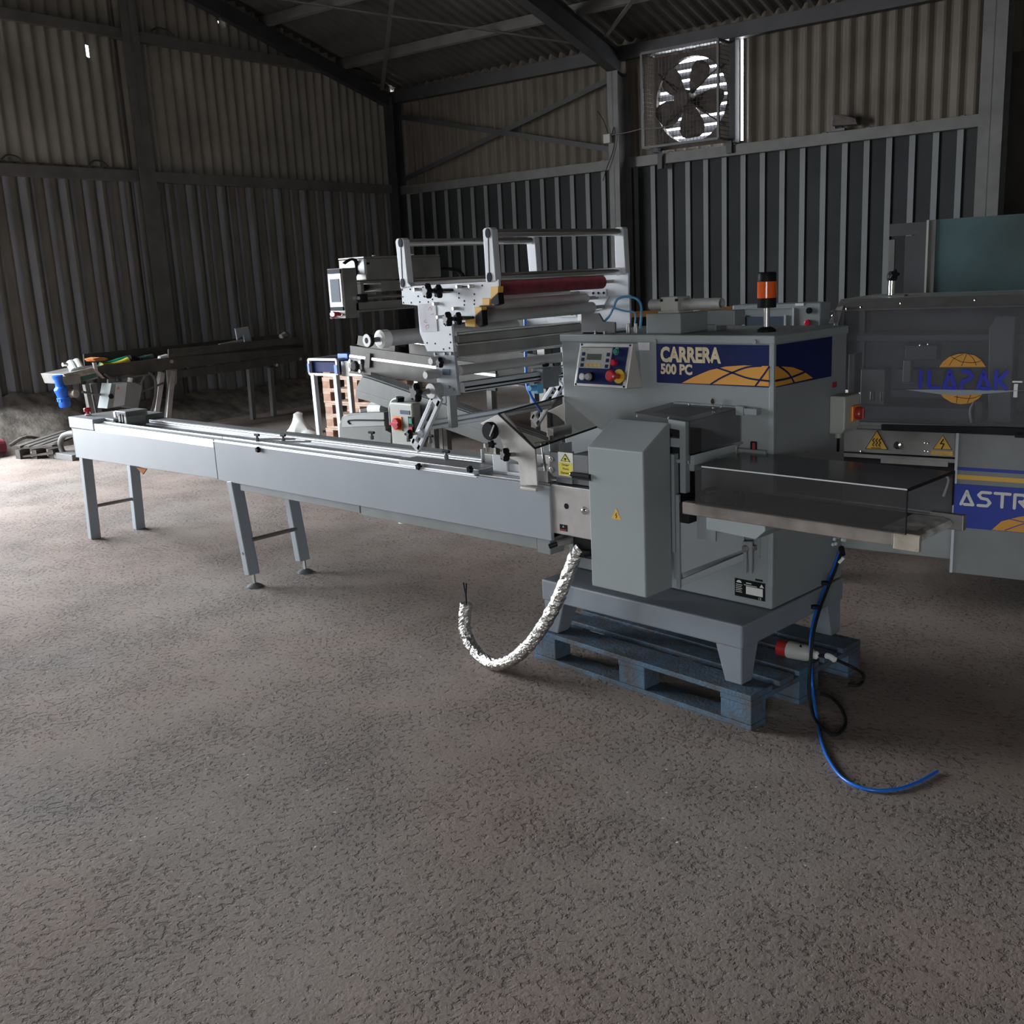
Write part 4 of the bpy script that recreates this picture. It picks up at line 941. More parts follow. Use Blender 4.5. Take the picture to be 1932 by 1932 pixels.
make('leg_bolt', MB().cyl((-2.455, -.006, .21), (-2.455, .01, .21), .008, n=8), 'steel_d', ic)
# ------------------------------------------------------------------ outfeed conveyor
oc = thing('outfeed_conveyor', 'short outfeed belt conveyor with smoked cover leaving the wrapping machine', 'conveyor', (-1.8, 3.25, .8))
make('side_rail', MB().box(-2.262, 3.098, .826, -1.437, 3.112, .871).box(-2.262, 3.098, .866, -1.437, 3.13, .873), 'rail_s', oc, bevel=.003)
make('side_rail', MB().box(-2.06, 3.405, .826, -1.437, 3.418, .871), 'steel', oc, bevel=.003)
make('rail_end', MB().box(-1.434, 3.094, .818, -1.348, 3.112, .873).box(-1.434, 3.094, .868, -1.348, 3.15, .875), 'bronze', oc, bevel=.003)
make('rail_end', MB().box(-1.45, 3.40, .826, -1.335, 3.425, .880), 'steel_d', oc, bevel=.003)
make('belt', MB().box(-2.26, 3.135, .835, -1.40, 3.40, .866), 'belt', oc)
make('belt_edge', MB().box(-2.26, 3.112, .858, -1.45, 3.136, .868), 'grey_dark', oc)
make('nose_belt', MB().prism([(-1.50, 3.150, .868), (-1.395, 3.150, .868), (-1.375, 3.150, .862), (-1.365, 3.150, .85), (-1.372, 3.150, .838), (-1.395, 3.150, .830), (-1.50, 3.150, .830)], (0,.24,0)), 'belt_w', oc)
make('nose_roller', MB().cyl((-1.385, 3.115, .848), (-1.385, 3.405, .848), .012, n=12), 'steel_d', oc)
make('drive_tray', MB().prism([(-2.155, 3.10, .835), (-1.905, 3.10, .835), (-1.905, 3.10, .808), (-1.945, 3.10, .772), (-2.155, 3.10, .780)], (0,.25,0)), 'guard', oc, bevel=.003)
make('tray_side', MB().box(-2.24, 3.16, .72, -2.155, 3.17, .835), 'grey', oc)
make('motor_block', MB().box(-2.30, 3.13, .78, -2.255, 3.35, .86), 'rubber', oc, bevel=.004)
cz0, cz1 = .874, 1.018
cv = MB()
cv.box(-2.19, 3.080, cz0, -1.388, 3.084, cz1).box(-2.19, 3.080, cz1, -1.388, 3.418, cz1+.004).box(-2.06, 3.430, cz0, -1.388, 3.434, cz1)
make('smoked_cover', cv, 'glass', oc)
make('cover_highlight', MB().box(-2.16, 3.0785, cz1+.0005, -1.387, 3.083, cz1+.0045), 'edge', oc)  # pale strip drawn as the highlight along the cover's top edge
make('cover_corner', MB().box(-1.389, 3.079, cz0, -1.386, 3.084, cz1), 'rubber', oc)
make('cover_end_edge', MB().box(-1.389, 3.08, cz1-.004, -1.384, 3.434, cz1+.005).box(-1.389, 3.43, cz0+.03, -1.384, 3.435, cz1), 'black', oc)
make('cover_clip', MB().tube([(-1.42, 3.436, .93), (-1.405, 3.437, .99), (-1.43, 3.436, 1.005)], .005, 6), 'paper', oc)

tg = thing('strap_handle', 'glossy black strap handle lying on the grey outfeed belt', 'handle', (-2.02, 3.22, .866))
th = [(-2.222,3.175,0.885), (-2.17,3.131,0.885), (-2.114,3.135,0.885), (-2.074,3.161,0.885), (-2.076,3.224,0.885), (-2.115,3.276,0.885), (-2.135,3.253,0.885)]
mb = MB()
P = [Vector(p) for p in th]
for a, b in zip(P, P[1:]): mb.bar(a, b+(b-a).normalized()*.006, .02, .034)
make('grip', mb, 'black', tg, bevel=.006)
make('hook', MB().tube([(-2.209,3.156,0.89), (-2.244,3.22,0.895), (-2.227,3.249,0.9), (-2.221,3.264,0.9)], .008, 8), 'black', tg, smooth=True)
for q in ((-2.099,3.156,0.903), (-2.082,3.155,0.903), (-2.076,3.17,0.903)): make('rivet', MB().lathe(q, (0,0,1), [(-.008,.006), (0,.006), (.003,.003)], 10), 'chrome', tg)

# ------------------------------------------------------------------ foil sleeve, cables, hoses
fs = thing('foil_sleeve', 'crinkled silver foil sleeve curving from under the machine onto the floor', 'hose', (-3.2, 3.0, 0))
path = [(-2.775, 3.10, .615), (-2.812,3.09,0.567), (-2.854,3.07,0.453), (-2.903,3.05,0.342), (-2.958,3.03,0.248), (-3.021,3,0.154), (-3.103,2.975,0.078), (-3.201,2.965,0.035), (-3.32,2.985,0.036), (-3.409,3,0.082), (-3.446,3.01,0.154), (-3.437,3.02,0.262)]
make('sleeve', MB().tube(path, .0285, 22, 16, .17), 'foil', fs)
e0 = Vector((-3.437,3.02,0.262))
for dx in (-.012, .008): make('wire', MB().tube([e0+Vector((0,0,-.02)), e0+Vector((0,0,.04)), e0+Vector((dx*.4,0,.06)), e0+Vector((dx,0,.098))], .0036, 6), 'cap', fs)

pc = thing('power_cable', 'black mains cable hanging from the cabinet with a loop on the floor beside the pallet', 'cable', (-1.97, 3.6, 0))
blk = [(-2.045,3.93,0.536), (-2.035,3.868,0.473), (-2.02,3.772,0.407), (-1.985,3.637,0.346), (-1.95,3.53,0.283), (-1.94,3.495,0.184), (-1.935,3.477,0.083), (-1.898,3.438,0.008), (-1.798,3.331,0.008), (-1.726,3.306,0.008), (-1.743,3.412,0.008), (-1.819,3.527,0.008), (-1.906,3.604,0.008), (-1.953,3.603,0.012)]
make('cable', MB().tube(blk, .0065, 8, 8), 'rubber', pc, smooth=True)
make('cable_gland', MB().cyl((-2.06,3.954,0.536), (-2.04,3.931,0.513), .012, n=10), 'rubber', pc)
make('cable_tie', MB().tube([(-2.028,3.877,0.491), (-2.01,3.883,0.515)], .007, 6), 'white_p', pc)
for q in ((-2.005,3.721,0.445), (-1.98,3.597,0.38)):
    q = Vector(q); make('cable_tie', MB().cyl(q+Vector((0,0,-.006)), q+Vector((0,0,.006)), .017, n=10), 'cap', pc)

ah = thing('air_hose', 'bright blue air hose trailing from the machine in a curve over the bare floor', 'hose', (-1.6, 2.9, 0))
blu = [(-2.05,3.917,0.524), (-2.045,3.856,0.463), (-2.035,3.769,0.405), (-2,3.638,0.343), (-1.965,3.54,0.276), (-1.945,3.508,0.179), (-1.935,3.506,0.069), (-1.86,3.407,0.007), (-1.757,3.249,0.007), (-1.657,3.12,0.007), (-1.546,3.017,0.007), (-1.449,2.996,0.007), (-1.377,3.056,0.007), (-1.341,3.158,0.007), (-1.326,3.265,0.007)]
make('tube', MB().tube(blu, .0058, 10, 8), 'hose_b', ah, smooth=True)

pg = thing('mains_plug', 'red and white industrial mains plug lying on the blue pallet', 'plug', (-2.05, 3.58, .1445))
a, b = Vector((-2.134,3.576,0.18)), Vector((-1.97,3.594,0.178)); d = (b-a).normalized()
make('plug_body', MB().lathe(a+d*.045, d, [(0,.034), (.004,.036), (.085,.033), (.10,.026), (.105,.022)], 20), 'beige', pg, smooth=True)
make('plug_shroud', MB().lathe(a, d, [(0,.027), (.003,.033), (.046,.033)], 20), 'redd', pg, smooth=True)
make('plug_gland', MB().lathe(a+d*.148, d, [(0,.018), (.02,.017), (.026,.010)], 14), 'white_p', pg, smooth=True)
make('arrow_mark', MB().prism([(-2.024,3.554,0.214), (-2.009,3.55,0.214), (-2.031,3.579,0.214)], (0,0,.002)), 'black', pg)
make('lead', MB().tube([a+d*.17, (-1.96,3.663,0.155), (-1.897,3.654,0.15), (-1.829,3.644,0.14), (-1.88,3.816,0.05), (-1.89,3.843,0.006), (-1.886,3.788,0.006), (-1.918,3.769,0.006)], .0065, 8), 'rubber', pg, smooth=True)
make('white_wrap', MB().tube([(-1.954,3.652,0.162), (-1.933,3.643,0.165), (-1.909,3.634,0.16)], .012, 8, 4, .25), 'bag', pg)

# ------------------------------------------------------------------ sealing machine at the side (frame A: front panel plane y=0)
am = thing('sealing_machine', 'large grey sealing machine with smoked hood reading ILAPAK and blue ASTRA panel', 'machine', (.6, .5, 0), 'A')
UW = 2.0
make('lower_panel', MB().box(0, 0, .272, UW, .03, .935), 'conv2', am, bevel=.003)
make('panel_edge', MB().box(-.008, -.003, .272, .004, .03, .935), 'white', am)
make('body', MB().box(.02, .03, .28, UW, .9, .93), 'conv2', am)
make('lower_body', MB().box(-1.0, .16, .29, 0, .9, .48), 'conv2', am, bevel=.005)
make('inner_frame', MB().box(-1.0, .35, .48, 0, .9, .76), 'grey_dark', am)
make('heater_plate', MB().box(-.62, .12, .80, -.008, .14, .915), 'steel_d', am, bevel=.002)
make('plate_lower_edge', MB().box(-.57, .11, .775, -.008, .13, .792).box(-.37, .105, .755, -.06, .12, .782), 'steel_d', am)
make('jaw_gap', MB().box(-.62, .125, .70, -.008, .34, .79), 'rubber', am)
for q, in (((-0.298,0.12,0.844),),):
    make('pivot_cap', MB().lathe(q, (0,-1,0), [(0,.020), (.004,.018), (.007,.008)], 18), 'chrome', am, smooth=True)
for q in ((-0.168,0.12,0.861), (-0.154,0.12,0.86), (-0.167,0.12,0.823), (-0.152,0.12,0.821), (-0.469,0.12,0.804)):
    make('screw', MB().lathe(q, (0,-1,0), [(0,.006), (.004,.005), (.006,.002)], 8), 'chrome', am, smooth=True)
nA = Vector((0,-1,0))
def sign(pts, m='amber'):
    T = [Vector(p) for p in pts]; c = sum(T, Vector())/3
    o = make('warning_sign', MB().prism([lerp(t, c, -.06) for t in T], (0,-.002,0)), 'beige', am)
    make('sign_border', MB().prism([t+Vector((0,-.002,0)) for t in T], (0,-.0012,0)), 'black', o)
    make('sign_face', MB().prism([lerp(t, c, .10)+Vector((0,-.0032,0)) for t in T], (0,-.001,0)), m, o)
    return o, c
o, c = sign([(-0.395,0.12,0.915), (-0.451,0.12,0.818), (-0.339,0.12,0.819)])
mb = MB()
for k in (-1, 0, 1): ribbon(mb, [c+Vector((k*.015+.004*s, 0, z)) for s, z in ((1,.022), (-1,.012), (1,.002), (-1,-.008), (.5,-.016))], .004, nA, .0052, sub=3)
ribbon(mb, [c+Vector((-.025,0,-.024)), c+Vector((.022,0,-.024))], .003, nA, .0052)
make('heat_mark', mb, 'black', o)
o, c = sign([(-0.091,0.12,0.906), (-0.134,0.12,0.835), (-0.046,0.12,0.835)])
make('volt_mark', ribbon(MB(), [c+Vector((.003,0,.025)), c+Vector((-.009,0,.004)), c+Vector((.007,0,.004)), c+Vector((-.003,0,-.020))], .005, nA, .0052), 'black', o)
p = make('volt_plate', MB().box(*Vector((-0.141,0.12,0.827)), *(Vector((-0.044,0.118,0.807)))), 'amber', am)
q = Vector((-0.132,0.118,0.807)); lettering('print', '230 Volt', q, (1,0,0), (0,0,1), .075, .014, 'bronze', p, depth=.0012)
# blue sign on the panel
z0 = Vector((-0.005,0,0.498)).z
make('blue_stripe', MB().box(.002, -.002, .764, UW, 0, .779), 'navy2', am)
make('amber_stripe', MB().box(.004, -.002, .722, UW, 0, .743), 'amber', am)
bs = make('blue_sign', MB().box(-.004, -.003, .495, UW, 0, .700), 'navy2', am)
mb = MB(); AX0, AZ0, AW, AH = .035, .612, .052, .058
def stroke_word(mb, word, x, z, w, h, gap, sw, nrm, lift, y):
    G = {'A': [[(.12,0),(.5,1),(.62,.66),(.95,0),(.35,0)]], 'S': [[(.9,1),(.3,1),(.1,.78),(.3,.55),(.7,.5),(.9,.25),(.7,0),(.1,0)]], 'T': [[(.0,1),(1,1)],[(.5,1),(.5,0)]],
         'R': [[(.12,0),(.12,1),(.7,1),(.9,.78),(.7,.5),(.45,.5),(.95,0)]], 'I': [[(.5,0),(.5,1)]], 'L': [[(.2,1),(.2,.12),(.32,0),(.9,0)]],
         'P': [[(.2,1),(.65,1),(.88,.75),(.65,.5),(.3,.45),(.18,.3),(.15,0)]], 'K': [[(.15,0),(.15,1)],[(.9,1),(.35,.48),(.9,0)]]}
    for ch in word:
        ww = w*(.42 if ch == 'I' else 1)
        for st in G[ch]: ribbon(mb, [Vector((x+a*ww, y, z+b*h)) for a, b in st], sw, nrm, lift)
        x += ww+gap
    return mb
stroke_word(mb, 'ASTRA', .020, .606, .062, .062, .013, .0135, nA, .001, -.003)
make('lettering', mb, 'white_l', bs)
arc = [Vector((.165, -.003, .497))] + [Vector((.165+.62*(1-math.cos(t)), -.003, .497+.125*math.sin(t))) for t in (.35, .6, .85, 1.1, 1.35, 1.57, 1.9, 2.2, 2.5, 2.8)] + [Vector((1.39, -.003, .497))]
make('globe_print', MB().prism(arc, (0,-.0008,0)), 'logo_o', bs)
make('globe_lines', ribbon(ribbon(MB(), [Vector((.22,-.004,.50)), Vector((.30,-.004,.54)), Vector((.45,-.004,.59))], .004, nA, .0006, sub=4), [Vector((.235,-.004,.555)), Vector((.30,-.004,.545)), Vector((.42,-.004,.53))], .004, nA, .0006, sub=4), 'navy2', bs)
# table and rubber edge
make('table_top', MB().box(-.62, .02, .935, UW, .9, .955), 'steel_d', am, bevel=.003)
make('rubber_edge', MB().prism([(-0.338,-0.03,0.965), (0.276,-0.03,0.974), (0.277,-0.03,0.941), (-0.337,-0.03,0.937)], (0,.05,0)).box(.24, -.03, .93, UW, .02, .957), 'rubber', am, bevel=.003)
make('table_lip', MB().box(-.62, -.01, .955, UW, .03, .972), 'conv2', am, bevel=.003)
# hood
hx0, hx1, hz0, hz1 = -.60, UW, .975, 1.50
make('hood', MB().quadslab((hx0+.02, -.02, hz0), (hx1, -.02, hz0), (hx1, .06, hz1), (hx0+.02, .06, hz1), (0,.005,0)), 'hood', am)
make('hood_side', MB().box(hx0+.015, .0, hz0, hx0+.02, .8, hz1), 'hood', am)
rim = MB()
rim.prism([(hx0, .02, 1.495), (hx0, .07, 1.495), (hx0, .16, 1.545), (hx0, .75, 1.545), (hx0, .75, 1.515), (hx0, .10, 1.50)], (hx1-hx0, 0, 0))
make('hood_rim', rim, 'steel', am, bevel=.004)
make('hood_post', MB().prism([Vector((-0.607,-0,1.439)), Vector((-0.589,0.06,1.51)), Vector((-0.554,0.06,1.52)), Vector((-0.556,-0,1.438))], (0,.03,0)).bar((hx0+.02, -.01, .975), (hx0+.02, .05, 1.47), .03, .02, (1,0,0)), 'steel', am, bevel=.003)
for q in ((-0.585,-0.005,1.474), (-0.535,0.05,1.502), (-0.468,0.05,1.508), (-0.286,0.05,1.521), (0.034,0.05,1.527)): make('rim_screw', MB().lathe(q, (0,-1,0), [(0,.006), (.004,.005), (.006,.002)], 8), 'chrome', am)
pk = Vector((-0.41,0.35,1.553))
hk = make('hood_knob', MB().cyl((pk.x, .35, 1.545), (pk.x, .35, 1.625), .016, n=14), 'chrome', am, smooth=True)
make('knob_head', MB().lathe((pk.x, .35, 1.62), (0,0,1), [(0,.02), (.01,.024), (.03,.024), (.042,.016)], 16).star((pk.x+.01, .33, 1.65), (.6,-1,0), .026, .03), 'black', hk, smooth=True)
make('knob_base', MB().box(pk.x-.09, .32, 1.545, pk.x+.07, .38, 1.552), 'grey_dark', am)
# what stands under the hood
make('back_panel', MB().box(hx0, .62, .955, UW, .64, 1.50), 'grey_dark', am)
make('inner_shelf', MB().box(hx0+.03, .20, .955, .0, .60, 1.02).box(hx0+.03, .55, 1.02, UW, .62, 1.06).box(-.56, .30, 1.33, .7, .62, 1.36), 'grey_dark', am, bevel=.004)
make('jaw_column', MB().prism([(0.09,0.25,1.446), (0.172,0.25,1.445), (0.171,0.25,1.34), (0.174,0.25,0.918), (0.078,0.25,0.914), (0.061,0.25,1.389)], (0,.15,0)), 'grey', am, bevel=.006)
make('jaw_column', MB().box(.33, .25, .96, .40, .4, 1.36), 'grey_dark', am)
make('actuator', MB().box(*Vector((-0.318,0.25,1.241)), *(Vector((-0.281,0.3,1.133)))).cyl((-0.296,0.27,1.136), (-0.298,0.27,1.172), .02, n=12), 'steel_d', am, bevel=.004)
make('film_block', MB().box(*Vector((-0.529,0.28,1.192)), *(Vector((-0.41,0.4,1.012)))).box(*Vector((-0.598,0.3,1.267)), *(Vector((-0.564,0.42,1.06)))), 'steel_d', am, bevel=.004)
make('head_block', MB().box(*Vector((-0.328,0.32,1.307)), *(Vector((-0.179,0.42,1.236)))).box(*Vector((-0.364,0.3,1.192)), *(Vector((-0.14,0.42,1.117)))).box(*Vector((0.024,0.22,1.054)), *(Vector((0.057,0.3,0.929)))), 'grey_dark', am, bevel=.004)
for px in (1645, 1668):
    pass
for q in ((-0.451,0.22,1.06), (-0.402,0.22,1.061)):
    q = Vector(q); make('guide_pin', MB().cyl((q.x, q.y, q.z-.012), (q.x, q.y, q.z+.03), .014, n=12), 'chrome', am, smooth=True)
make('arm_tube', MB().tube([(0.017,0.2,0.949), (0.007,0.2,1.011), (0.023,0.2,1.054)], .006, 8), 'steel', am)
for q in ((-0.251,0.3,1.308), (-0.214,0.3,1.313), (-0.121,0.2,1.119)): make('inner_screw', MB().lathe(q, (0,-1,0), [(0,.007), (.004,.006), (.006,.002)], 8), 'chrome', am)
make('latch', MB().box(*Vector((0.223,-0.01,1.166)), *(Vector((0.239,-0.02,1.107)))).box(*Vector((0.216,-0.01,1.179)), *(Vector((0.256,-0.02,1.172)))), 'steel', am)
# logo on the hood
HL = MB()
def hp_(px): return Vector(px)
up_ = [(-0.09,-0.01,1.237), (-0.075,-0.01,1.261), (-0.049,-0.01,1.283), (-0.014,-0.01,1.296), (0.019,-0.01,1.298), (0.057,-0.01,1.29), (0.084,-0.01,1.271), (0.106,-0.01,1.239)]
lw = [(-0.088,-0.01,1.126), (-0.064,-0.01,1.098), (-0.029,-0.01,1.077), (0.01,-0.01,1.071), (0.05,-0.01,1.077), (0.084,-0.01,1.099), (0.105,-0.01,1.13)]
go = make('logo_globe', MB().prism([Vector(p)+Vector((0,-.012,0)) for p in up_], (0,-.002,0)).prism([Vector(p)+Vector((0,-.012,0)) for p in lw], (0,-.002,0)), 'logo_o', am)
gm = MB()
for pts in ([(-0.047,-0.025,1.244), (-0.028,-0.025,1.275), (0.011,-0.025,1.296)], [(0.005,-0.025,1.242), (0.025,-0.025,1.296)], [(-0.039,-0.025,1.284), (0.006,-0.025,1.261), (0.062,-0.025,1.259), (0.087,-0.025,1.268)], [(0.067,-0.025,1.245), (0.052,-0.025,1.277), (0.029,-0.025,1.298)], [(-0.007,-0.025,1.125), (-0.008,-0.025,1.077)], [(0.055,-0.025,1.126), (0.037,-0.025,1.078)], [(-0.02,-0.025,1.105), (0.047,-0.025,1.098), (0.091,-0.025,1.113)]):
    ribbon(gm, pts, .0022, nA, .001, sub=4, round_ends=False)
make('globe_lines', gm, 'black', go)
mb = MB(); zA = Vector((-0.17,-0.028,1.144)).z; zB = Vector((-0.173,-0.028,1.219)).z
xs0 = Vector((-0.179,-0.028,1.143)).x; xs1 = Vector((0.2,-0.028,1.151)).x
tot = xs1-xs0; gap = tot*.035; w = (tot-5*gap)/5.42
stroke_word(mb, 'ILAPAK', xs0, zA, w, zB-zA, gap, .0165, nA, .001, -.028)
make('lettering', mb, 'blue_l', am)
make('logo_band', MB().prism([(-0.234,-0.026,1.132), (-0.078,-0.026,1.136), (0.261,-0.026,1.138), (0.102,-0.026,1.12), (0.014,-0.026,1.111), (-0.077,-0.026,1.114)], (0,-.001,0)), 'conv', am)
# ------------------------------------------------------------------ things between the sealing machine and the back wall
ck = thing('control_console', 'grey operator console with a dark screen and red button behind the amber beacon', 'control box', (-1.0, .45, 0), 'A')
k0, k1 = Vector((-1.272,0.42,1.52)), Vector((-0.783,0.42,1.526))
make('housing', MB().box(k0.x, .42, 1.33, k1.x, .58, k0.z), 'guard', ck, bevel=.006)
make('door_frame', MB().box(*Vector((-1.25,0.42,1.336)), *(Vector((-1.239,0.408,1.497)))).box(*Vector((-1.25,0.42,1.499)), *(Vector((-0.926,0.408,1.498)))).box(*Vector((-0.931,0.42,1.334)), *(Vector((-0.923,0.408,1.498)))), 'white', ck)
make('screen', MB().box(*Vector((-1.201,0.42,1.364)), *(Vector((-0.975,0.412,1.455)))), 'lcd_b', ck)
make('screen_frame', MB().box(*Vector((-1.21,0.42,1.364)), *(Vector((-1.196,0.408,1.465)))).box(*Vector((-0.977,0.42,1.362)), *(Vector((-0.968,0.408,1.46)))), 'white', ck)
make('name_tag', MB().box(*Vector((-0.919,0.42,1.508)), *(Vector((-0.874,0.415,1.521)))), 'white_p', ck)
make('black_button', MB().lathe((-0.844,0.42,1.482), (0,-1,0), [(0,.016), (.012,.016), (.014,.012)], 16), 'black', ck, smooth=True)
make('red_button', MB().lathe((-0.849,0.42,1.419), (0,-1,0), [(0,.016), (.014,.017), (.018,.012)], 16), 'redp', ck, smooth=True)
make('stand', MB().box(k0.x+.15, .46, 0, k0.x+.24, .55, 1.34).box(k0.x+.05, .40, 0, k0.x+.35, .6, .02), 'conv2', ck, bevel=.004)

ob = thing('orange_beam', 'orange painted steel beam on posts behind the wrapping machine cabinet', 'beam', (-4.2, 5.4, 0))
a, b = Vector((-4.399,5.097,1.455)), Vector((-3.564,5.519,1.471))
make('beam', MB().bar(a, b, .04, .036), 'orange_s', ob, bevel=.003)
for t in (.1, .9):
    q = lerp(a, b, t); make('post', MB().box(q.x-.03, q.y+.02, 0, q.x+.03, q.y+.08, q.z), 'frame_s', ob)

tm = thing('tall_guard_cabinet', 'tall cabinet with a reflecting blue green panel behind the smoked hood', 'cabinet', (.2, 1.8, 0), 'A')
t0, t1 = Vector((-0.473,1.5,1.933)), Vector((-0.017,1.5,1.93))
make('tinted_panel', MB().box(t0.x, 1.5, .75, 1.4, 1.515, t0.z), 'tall_g', tm)
for x in (t0.x-.05, 1.4): make('frame_post', MB().box(x, 1.49, 0, x+.05, 1.55, t0.z), 'frame_s', tm, bevel=.003)
make('post_edge', MB().box(t0.x-.052, 1.482, .2, t0.x-.040, 1.49, t0.z), 'beige', tm)
make('base_cabinet', MB().box(t0.x-.3, 1.52, 0, 1.4, 2.3, 1.3), 'conv2', tm)
make('side_flap', MB().box(*Vector((-0.741,1.51,1.855)), *(Vector((-0.518,1.52,1.925)))).prism([Vector((-0.65,1.51,1.849)), Vector((-0.513,1.51,1.859)), Vector((-0.504,1.51,1.496)), Vector((-0.649,1.51,1.5))], (0,.01,0)), 'frame_d', tm)
make('flap_post', MB().box(*Vector((-0.747,1.53,1.502)), *(Vector((-0.714,1.55,1.835)))), 'frame_s', tm)

# ------------------------------------------------------------------ thermal printer unit on its arm (long faces towards +x)
lb = thing('coding_printer', 'grey coding printer head with touch screen box behind the film frame', 'printer', (-5.5, 4.7, 0))
LX = -5.4
make('printer_body', MB().box(LX-.26, 4.07, 1.655, LX, 4.70, 1.880), 'steel_d', lb, bevel=.006)
make('body_lid', MB().box(LX-.27, 4.055, 1.880, LX+.008, 4.69, 1.900), 'steel_d', lb, bevel=.004)
make('bright_end_plate', MB().box(LX-.27, 4.062, 1.72, LX-.0, 4.072, 1.872).box(LX-.1, 4.055, 1.72, LX+.004, 4.075, 1.872), 'white', lb)
make('maker_plate', MB().box(LX, 4.075, 1.815, LX+.003, 4.10, 1.838), 'black', lb)
make('end_boss', MB().lathe((LX-.06, 4.70, 1.82), (0,1,0), [(0,.04), (.02,.035), (.03,.02)], 14), 'orange', lb)
for y in (4.18, 4.5): make('lid_screw', MB().cyl((LX-.05, y, 1.90), (LX-.05, y, 1.912), .012, n=10), 'white_p', lb)
make('lower_frame', MB().box(LX-.24, 4.02, 1.62, LX, 4.25, 1.645).box(LX-.24, 4.02, 1.50, LX, 4.045, 1.62).box(LX-.24, 4.19, 1.53, LX-.01, 4.70, 1.64).box(LX-.2, 4.05, 1.50, LX-.05, 4.18, 1.53), 'steel_d', lb, bevel=.003)
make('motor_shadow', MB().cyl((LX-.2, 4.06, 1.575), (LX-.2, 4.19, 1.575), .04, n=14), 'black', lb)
make('support_rod', MB().cyl((LX+.02, 3.98, 1.475), (LX+.02, 5.0, 1.475), .018, n=16), 'chrome', lb, smooth=True)
make('rod_clamp', MB().box(LX-.02, 3.985, 1.43, LX+.045, 4.035, 1.515), 'rubber', lb, bevel=.003)
make('beam', MB().box(LX-.05, 3.97, 1.345, LX, 5.75, 1.428).box(LX-.05, 3.97, 1.33, LX+.02, 5.75, 1.35), 'steel_d', lb, bevel=.003)
tb = make('screen_box', MB().box(LX-.16, 3.885, 1.305, LX+.0, 3.995, 1.835), 'steel_d', lb, bevel=.004)
make('screen_bezel', MB().box(LX-.145, 3.878, 1.43, LX-.012, 3.886, 1.78), 'white_p', tb)
for z0, z1 in ((1.782, 1.83), (1.39, 1.428)): make('bezel_band', MB().box(LX-.145, 3.876, z0, LX-.012, 3.886, z1), 'cap', tb)
make('screen', MB().box(LX-.125, 3.875, 1.48, LX-.03, 3.879, 1.725), 'lcd_b', tb)
make('stop_button', MB().lathe((LX-.08, 3.885, 1.355), (0,-1,0), [(0,.022), (.02,.022), (.03,.028), (.045,.026)], 16), 'redp', tb, smooth=True)
make('key_switch', MB().cyl((LX-.11, 3.885, 1.325), (LX-.11, 3.85, 1.315), .012, n=10).cyl((LX-.03, 3.885, 1.35), (LX-.03, 3.87, 1.35), .014, n=10), 'chrome', tb)
make('lead', MB().tube([(LX-.08, 4.73, 1.74), (LX-.06, 4.82, 1.74), (LX-.06, 4.92, 1.70), (LX-.06, 4.96, 1.6), (LX-.06, 4.98, 1.45)], .018, 8), 'rubber', lb, smooth=True)
make('lead', MB().tube([(LX-.08, 3.96, 1.835), (LX-.06, 4.0, 1.875), (LX-.06, 4.04, 1.86), (LX-.08, 4.06, 1.78), (LX-.07, 4.03, 1.70)], .014, 8), 'rubber', lb, smooth=True)
make('lead_gland', MB().lathe((LX-.08, 4.70, 1.74), (0,1,0), [(0,.02), (.03,.018)], 12), 'white_p', lb)
make('column', MB().box(LX-.06, 5.66, 0, LX+.02, 5.74, 1.63), 'steel_d', lb, bevel=.003)

def squeeze(o, f):
    for v in o.data.vertices: v.co.z = f(v.co.z)
for o in lb.children:
    if o.name.startswith('column'): continue
    f = (lambda z: 1.525 + (z-1.305)/.53*.308) if o.name.startswith('screen_box') else (lambda z: 1.90 - (1.90-z)*.6)
    squeeze(o, f)
    for c in o.children: squeeze(c, f)

# ------------------------------------------------------------------ sloping tray conveyor and inclined elevator
tc = thing('tray_conveyor', 'dull stainless tray conveyor sloping down behind the film frame', 'conveyor', (-6, 5.2, 0))
A0, A1 = Vector((-6.933,5,1.206)), Vector((-5.26,5,1.085))
make('upper_side', MB().prism([(-6.927,5,1.249), (-5.23,5,1.13), (-5.235,5,1.063), (-6.93,5,1.172)], (0,.02,0)), 'tray', tc, bevel=.002)
make('lower_side', MB().prism([(-6.953,5,1.163), (-5.235,5,1.059), (-5.243,5,0.951), (-6.966,5,1.025)], (0,.02,0)), 'tray', tc, bevel=.002)
make('side_flange', MB().prism([(-6.93,4.99,1.177), (-5.224,4.99,1.072), (-5.225,4.99,1.053), (-6.933,4.99,1.156)], (0,.03,0)), 'steel', tc)
make('far_side', MB().prism([(-6.85, 5.55, 1.0), (-5.2, 5.55, .90), (-5.2, 5.55, 1.14), (-6.85, 5.55, 1.30)], (0,.02,0)), 'tray', tc)
make('tray_bed', MB().prism([(-6.9, 5.02, 1.10), (-5.2, 5.02, 1.0), (-5.2, 5.55, 1.0), (-6.9, 5.55, 1.10)], (0,0,.02)), 'steel', tc)
make('hopper_end', MB().prism([(-7.12,5.2,1.24), (-7.095,5.2,1.315), (-6.59,5.2,1.279), (-6.603,5.2,1.169)], (0,.02,0)).prism([(-7.12,5.2,1.24), (-7.095,5.2,1.315), (-6.85, 5.5, 1.33), (-6.85, 5.5, 1.2)], (.02,0,0)), 'tray', tc)
bb = make('bearing_plate', MB().box(*Vector((-6.935,4.985,1.045)), *(Vector((-6.77,5,1.146)))), 'grey_dark', tc, bevel=.003)
make('bearing', MB().lathe((-6.85,4.985,1.086), (0,-1,0), [(0,.045), (.02,.04), (.025,.03)], 18), 'rubber', bb, smooth=True)
